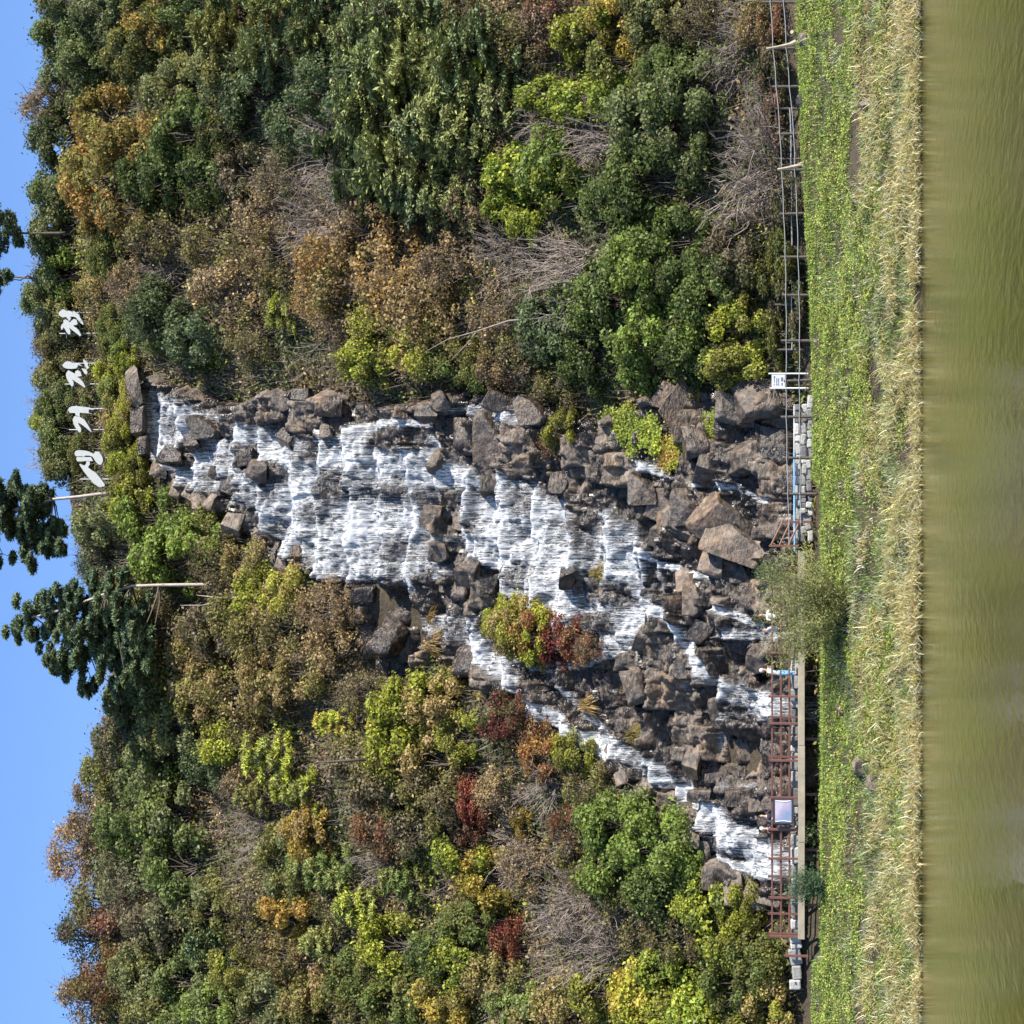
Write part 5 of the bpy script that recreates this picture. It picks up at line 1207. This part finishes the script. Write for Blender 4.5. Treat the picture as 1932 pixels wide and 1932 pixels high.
rng = np.random.default_rng(77)
XL, XR = -31, 31
def bankpts(n, s0, s1, pw=1.0):
    x = rng.uniform(XL, XR, n); s_ = s0 + (s1 - s0) * rng.uniform(0, 1, n) ** pw
    return x, 95.25 + s_ * 13.1, s_
# short grass everywhere
x, y, s_ = bankpts(70000, .05, 1.02)
g1 = fbm(x / 2.2, y / 1.6, 101, 3)
keep_ = (g1 > .44) | (s_ > .75); x, y, s_ = x[keep_], y[keep_], s_[keep_]; n = len(x)
V, F_ = blades(x, y, rng.uniform(.16, .42, n), rng.uniform(.3, 1.0, n), rng.uniform(.007, .014, n), rng)
kind(link('bank_grass', mesh_np('bank_grass', V, F_, [m_blade], {'col': ('FLOAT_COLOR', colors([(.10, .20, .025), (.15, .24, .04), (.22, .26, .07), (.07, .13, .025)], n, rng, 8))})), 'stuff')
# leafy green weeds on the upper bank, and green patches lower down
x, y, s_ = bankpts(300000, .12, 1.03)
g1 = fbm(x / 3.0 + 5, y / 1.5, 103, 3)
g2 = fbm(x / 1.1 + 9, y / .7, 104, 3); se = s_ + (g1 - .5) * .9 + (g2 - .5) * .5
pr = sstep(.48, .66, se) * (.10 + .95 * sstep(.40, .60, g2)) + sstep(.52, .60, g1) * sstep(.10, .2, s_) * .6
k_ = rng.uniform(size=len(x)) < pr; x, y, s_, g1 = x[k_], y[k_], s_[k_], g1[k_]; n = len(x)
hump = (.08 + .60 * fbm(x / .8, y / .8, 105, 2) ** 1.7) * (1 - .65 * sstep(.8, .97, s_))
P = np.stack([x, y, zat(x, y) + hump * rng.uniform(.15, 1.0, n)], 1)
V, r_, _ = leaves(P, np.array([0, -.25, .9]) + rng.normal(size=(n, 3)) * .55, .046, .032, np.zeros(n), rng)
cw = colors([(.165, .24, .035), (.225, .285, .05), (.11, .175, .03), (.29, .29, .075), (.24, .20, .075)], n, rng, 4)
kind(link('bank_weeds', mesh_np('bank_weeds', V, np.arange(4 * n).reshape(-1, 4), [m_blade], {'col': ('FLOAT_COLOR', cw)})), 'stuff')
# pale sage grass in the middle
x, y, s_ = bankpts(90000, .12, .95)
g1 = fbm(x / 2.6 + 11, y / 1.8, 107, 3)
k_ = (g1 > .42) & (rng.uniform(size=len(x)) < sstep(.95, .5, s_ + (g1 - .5) * 1.6)); x, y = x[k_], y[k_]; n = len(x)
V, F_ = blades(x, y, rng.uniform(.22, .62, n) * (.6 + .9 * fbm(x / .7, y / .7, 117, 2)), rng.uniform(.5, 1.6, n), rng.uniform(.008, .018, n), rng, dirx=.1, diry=-.25)
kind(link('pale_grass', mesh_np('pale_grass', V, F_, [m_blade], {'col': ('FLOAT_COLOR', colors([(.42, .42, .25), (.34, .38, .22), (.54, .50, .32), (.25, .31, .14), (.20, .26, .08)], n, rng, 8))})), 'stuff')
# straw-coloured reeds along the water
x, y, s_ = bankpts(60000, -.01, .52, 1.7)
g1 = fbm(x / 1.7 + 3, y / 1.2, 109, 3)
k_ = (g1 > .42 + .4 * np.maximum(s_ - .2, 0)) | ((s_ < .07) & (fbm(x / .9 + 3, y / .5, 131, 2) > .4)); x, y, s_ = x[k_], y[k_], s_[k_]; n = len(x)
V, F_ = blades(x, y, rng.uniform(.35, 1.05, n) * (.55 + .9 * fbm(x / .6, y / .6, 119, 2)), rng.uniform(.5, 1.9, n), rng.uniform(.010, .024, n), rng, dirx=-.05, diry=-.35)
kind(link('dry_reeds', mesh_np('dry_reeds', V, F_, [m_blade], {'col': ('FLOAT_COLOR', colors([(.62, .51, .27), (.54, .44, .22), (.72, .63, .38), (.32, .31, .10), (.38, .28, .12)], n, rng, 8))})), 'stuff')
# brown dead litter spots
x, y, s_ = bankpts(40000, .15, 1.0); g1 = fbm(x / 2.4 + 31, y / 1.2, 113, 3); k_ = g1 > .52; x, y = x[k_], y[k_]; n = len(x)
V, F_ = blades(x, y, rng.uniform(.15, .4, n), rng.uniform(.8, 1.6, n), rng.uniform(.009, .016, n), rng)
kind(link('dead_grass', mesh_np('dead_grass', V, F_, [m_blade], {'col': ('FLOAT_COLOR', colors([(.24, .17, .10), (.34, .26, .15), (.16, .11, .07)], n, rng, 8))})), 'stuff')

# --- bushes that stand on the bank
def willow(label, X, Y, w_, h_, seed, ta, tb, n=9000, gy=None):
    rg = np.random.default_rng(seed); g = ground(X + h_ * .5, Y) if gy is None else gy; ppm = FPX / g[1]; rx = w_ / 2 / ppm; H = h_ / ppm
    root = thing('bank_bush', label, 'bush', g); segs = []; P = []; A = []; Cl = []
    for i in range(70):
        th = rg.uniform(0, 6.28); rr = rx * rg.uniform(.2, 1.0) ** .7; top = H * rg.uniform(.6, 1.08) * (1 - .35 * (rr / rx) ** 2)
        tip = np.array([math.cos(th) * rr, math.sin(th) * rr * .8, top]); s0 = np.array([rg.normal() * .15, rg.normal() * .12, -.1])
        limb(s0, tip, .016, .005, segs, rg, .03, 5); m_ = n // 70; f_ = rg.uniform(.12, 1.05, m_)
        pts = s0 + (tip - s0) * f_[:, None] + rg.normal(size=(m_, 3)) * np.array([.22, .2, .16]); P.append(pts)
        A.append(unit(tip - s0) + rg.normal(size=(m_, 3)) * .8); Cl.append(np.full(m_, rg.uniform()))
    P = np.concatenate(P); link('stems', segs_mesh('stems', segs, m_bark), root)
    c_ = link('foliage', leaf_mesh('foliage', P, rg.normal(size=P.shape) + [0, -.3, .5], .078, .016, np.concatenate(Cl), rg, m_leaf, axis=np.concatenate(A)), root)
    c_['tint_a'] = list(ta); c_['tint_b'] = list(tb)
willow('big olive willow bush growing up in front of the boardwalk railing', 1515, 1152, 270, 170, 501, (.15, .175, .06), (.38, .38, .14), 19000)
willow('small tuft of green stems poking over the railing beside the big bush', 1450, 1082, 50, 60, 502, (.10, .17, .07), (.16, .24, .10), 1200, gy=at(1478, 1082, 109.2))
willow('small blue-green bush in front of the railing near the photo bottom', 1520, 1672, 64, 80, 503, (.05, .11, .055), (.12, .2, .09), 3200)
willow('thin pale green weed tuft before the picture panel', 1517, 1572, 44, 46, 504, (.09, .2, .05), (.16, .26, .08), 900)

# ================================================================== people
m_skin = plain('skin', (.55, .33, .23), .55, .08, 8, bump=0)
m_hairb = plain('dark_hair', (.03, .022, .018), .6, .2, 10, bump=0)
def cloth(name, col): return plain(name, col, .8, .12, 12, bump=.1)
def skin_mesh(name, pts, edges, m, parent, sub=2):
    me = bpy.data.meshes.new(name); me.from_pydata([p[:3] for p in pts], edges, []); me.materials.append(m)
    o = link(name, me, parent); o.modifiers.new('skin', 'SKIN'); o.modifiers.new('sub', 'SUBSURF').levels = sub; o.modifiers['sub'].render_levels = sub
    o.modifiers['skin'].use_smooth_shade = True
    for i, p in enumerate(pts):
        sv = me.skin_vertices[0].data[i]; r_ = p[3]; sv.radius = (r_, r_) if np.isscalar(r_) else r_; sv.use_root = (i == 0)
    return o
def person(label, loc, rz, top, legs, hair, arms, lean=.0, hat=None, scale=1.0):
    """arms: list of (elbow, wrist) for right (+x) and left; z up, facing -y"""
    o = thing('person', label, 'person', loc, None, rz); o.scale = (scale,) * 3
    ly = -lean
    J = [(0, 0, .95, (.125, .10)), (0, .0, 1.08, (.115, .085)), (0, ly * .5, 1.25, (.13, .095)), (0, ly * .9, 1.40, (.115, .075)), (0, ly, 1.47, .055), (0, ly - .01, 1.53, .052),
         (0, ly - .015, 1.60, (.066, .078)), (0, ly - .02, 1.68, (.074, .09)), (0, ly - .015, 1.745, (.055, .066))]
    E = [(i, i + 1) for i in range(8)]
    for sgn, (el, wr) in zip((1, -1), arms):
        b0 = len(J); J += [(sgn * .175, ly * .9, 1.385, .052), (el[0], el[1], el[2], .042), (wr[0], wr[1], wr[2], .030)]
        E += [(3, b0), (b0, b0 + 1), (b0 + 1, b0 + 2)]
        d_ = unit(np.array(wr) - np.array(el)); s_ = np.array([sgn * .8, 0, -.2]); pm = np.array(wr) + d_ * .06
        J.append((*pm, (.036, .018))); E.append((b0 + 2, b0 + 3))
        for q in range(4):
            k1 = pm + d_ * .045 + s_ * (.022 * (1.5 - q)); k2 = k1 + d_ * (.045 - .006 * abs(q - 1.4)) + np.array([0, -.004, -.02])
            b1 = len(J); J += [(*k1, .0095), (*k2, .0085)]; E += [(b0 + 3, b1), (b1, b1 + 1)]
        t1 = np.array(wr) + d_ * .035 - s_ * .045; t2 = t1 + d_ * .04; b1 = len(J); J += [(*t1, .011), (*t2, .009)]; E += [(b0 + 2, b1), (b1, b1 + 1)]
    for sgn in (1, -1):
        b0 = len(J); J += [(sgn * .09, 0, .88, .088), (sgn * .095, -.01, .50, .058), (sgn * .10, .015, .10, .04), (sgn * .105, -.12, .045, (.04, .03))]
        E += [(0, b0), (b0, b0 + 1), (b0 + 1, b0 + 2), (b0 + 2, b0 + 3)]
    body = skin_mesh('body', J, E, m_skin, o)
    g = 1.16
    T = [(0, 0, .98, (.15, .125)), (0, 0, 1.10, (.145, .115)), (0, ly * .5, 1.27, (.155, .12)), (0, ly * .9, 1.40, (.13, .095)), (0, ly, 1.455, (.07, .07))]; E2 = [(i, i + 1) for i in range(4)]
    for sgn, (el, wr) in zip((1, -1), arms):
        b0 = len(T); T += [(sgn * .185, ly * .9, 1.39, .072), (el[0], el[1], el[2], .060), (*(np.array(el) + (np.array(wr) - np.array(el)) * .88), .045)]; E2 += [(3, b0), (b0, b0 + 1), (b0 + 1, b0 + 2)]
    skin_mesh('jacket', T, E2, top, o)
    T = [(0, 0, 1.0, (.145, .12)), (0, 0, .92, (.14, .12))]; E2 = [(0, 1)]
    for sgn in (1, -1):
        b0 = len(T); T += [(sgn * .095, 0, .84, .10), (sgn * .098, -.01, .50, .074), (sgn * .10, .012, .10, .058)]; E2 += [(1, b0), (b0, b0 + 1), (b0 + 1, b0 + 2)]
    skin_mesh('trousers', T, E2, legs, o)
    for sgn in (1, -1):
        mb = MB(); mb.box((sgn * .103, -.06, .035), (.095, .26, .07), bev=.03); mb.build('shoe', m_frame, o)
    hm = bmesh.new(); bmesh.ops.create_uvsphere(hm, u_segments=16, v_segments=12, radius=1)
    for v in hm.verts: v.co = Vector((v.co.x * .088, v.co.y * .102 + ly, v.co.z * .105 + 1.69)) + Vector((0, .018, .022))
    bmesh.ops.delete(hm, geom=[v for v in hm.verts if v.co.z < 1.68 and v.co.y < ly - .02], context='VERTS')
    me = bpy.data.meshes.new('hair'); hm.to_mesh(me); hm.free(); me.materials.append(hair); link('hair' if hat is None else 'cap', me, o)
    mb = MB()
    mb.box((0, ly - .115, 1.665), (.022, .03, .035), bev=.008); mb.build('nose', m_skin, o)
    for sgn in (1, -1):
        mb = MB(); mb.box((sgn * .03, ly - .102, 1.69), (.018, .012, .010), bev=.003); mb.build('eye', m_frame, o)
        mb = MB(); mb.box((sgn * .078, ly - .005, 1.672), (.014, .03, .05), bev=.005); mb.build('ear', m_skin, o)
    mb = MB(); mb.box((0, ly - .098, 1.632), (.045, .012, .010), bev=.003); mb.build('mouth', plain('lips', (.4, .15, .12), .5, .1, 8, bump=0), o)
    return o
rest = (((.30, -.30, 1.22), (.22, -.52, 1.18)), ((-.30, -.30, 1.22), (-.22, -.52, 1.18)))
down = (((.26, .02, 1.14), (.27, -.06, .90)), ((-.26, .02, 1.14), (-.27, -.06, .90)))
phone = (((.27, -.10, 1.16), (.12, -.28, 1.36)), ((-.27, -.10, 1.16), (-.12, -.28, 1.36)))
def dp(Y, y): p = at(1500, Y, y); return (p[0], y, DZ)
m_ww = cloth('white_stripe_cloth', (.72, .70, .72)); m_gy = cloth('pale_grey_cloth', (.50, .50, .54)); m_nv = cloth('navy_cloth', (.022, .024, .045)); m_dk = cloth('dark_trousers', (.04, .04, .05))
m_jn = cloth('blue_denim', (.16, .36, .60)); m_chest = plain('light_brown_hair', (.30, .14, .06), .6, .2, 10, bump=0); m_cap = cloth('white_cap', (.78, .76, .74))
person('person in a white top at the railing behind the big bush, nearest the photo top', dp(1164, 110.3), .5, m_ww, m_dk, m_chest, rest, .12)
person('person in white and dark grey beside the railing behind the big bush', dp(1187, 110.6), -1.2, m_gy, m_dk, m_hairb, down, .05, scale=.97)
person('person in pale grey with a white cap and blue trousers behind the railing', dp(1270, 110.5), 1.2, m_gy, m_jn, m_cap, phone, .14, hat=True, scale=.98)
person('person in a navy jacket leaning on the railing next to the picture panel', dp(1543, 110.3), .35, m_nv, m_dk, m_hairb, rest, .18)
person('person in dark clothes with light hood raising both hands beside the navy jacket', dp(1563, 110.4), -.3, m_nv, m_dk, m_cap, phone, .10, scale=.97)
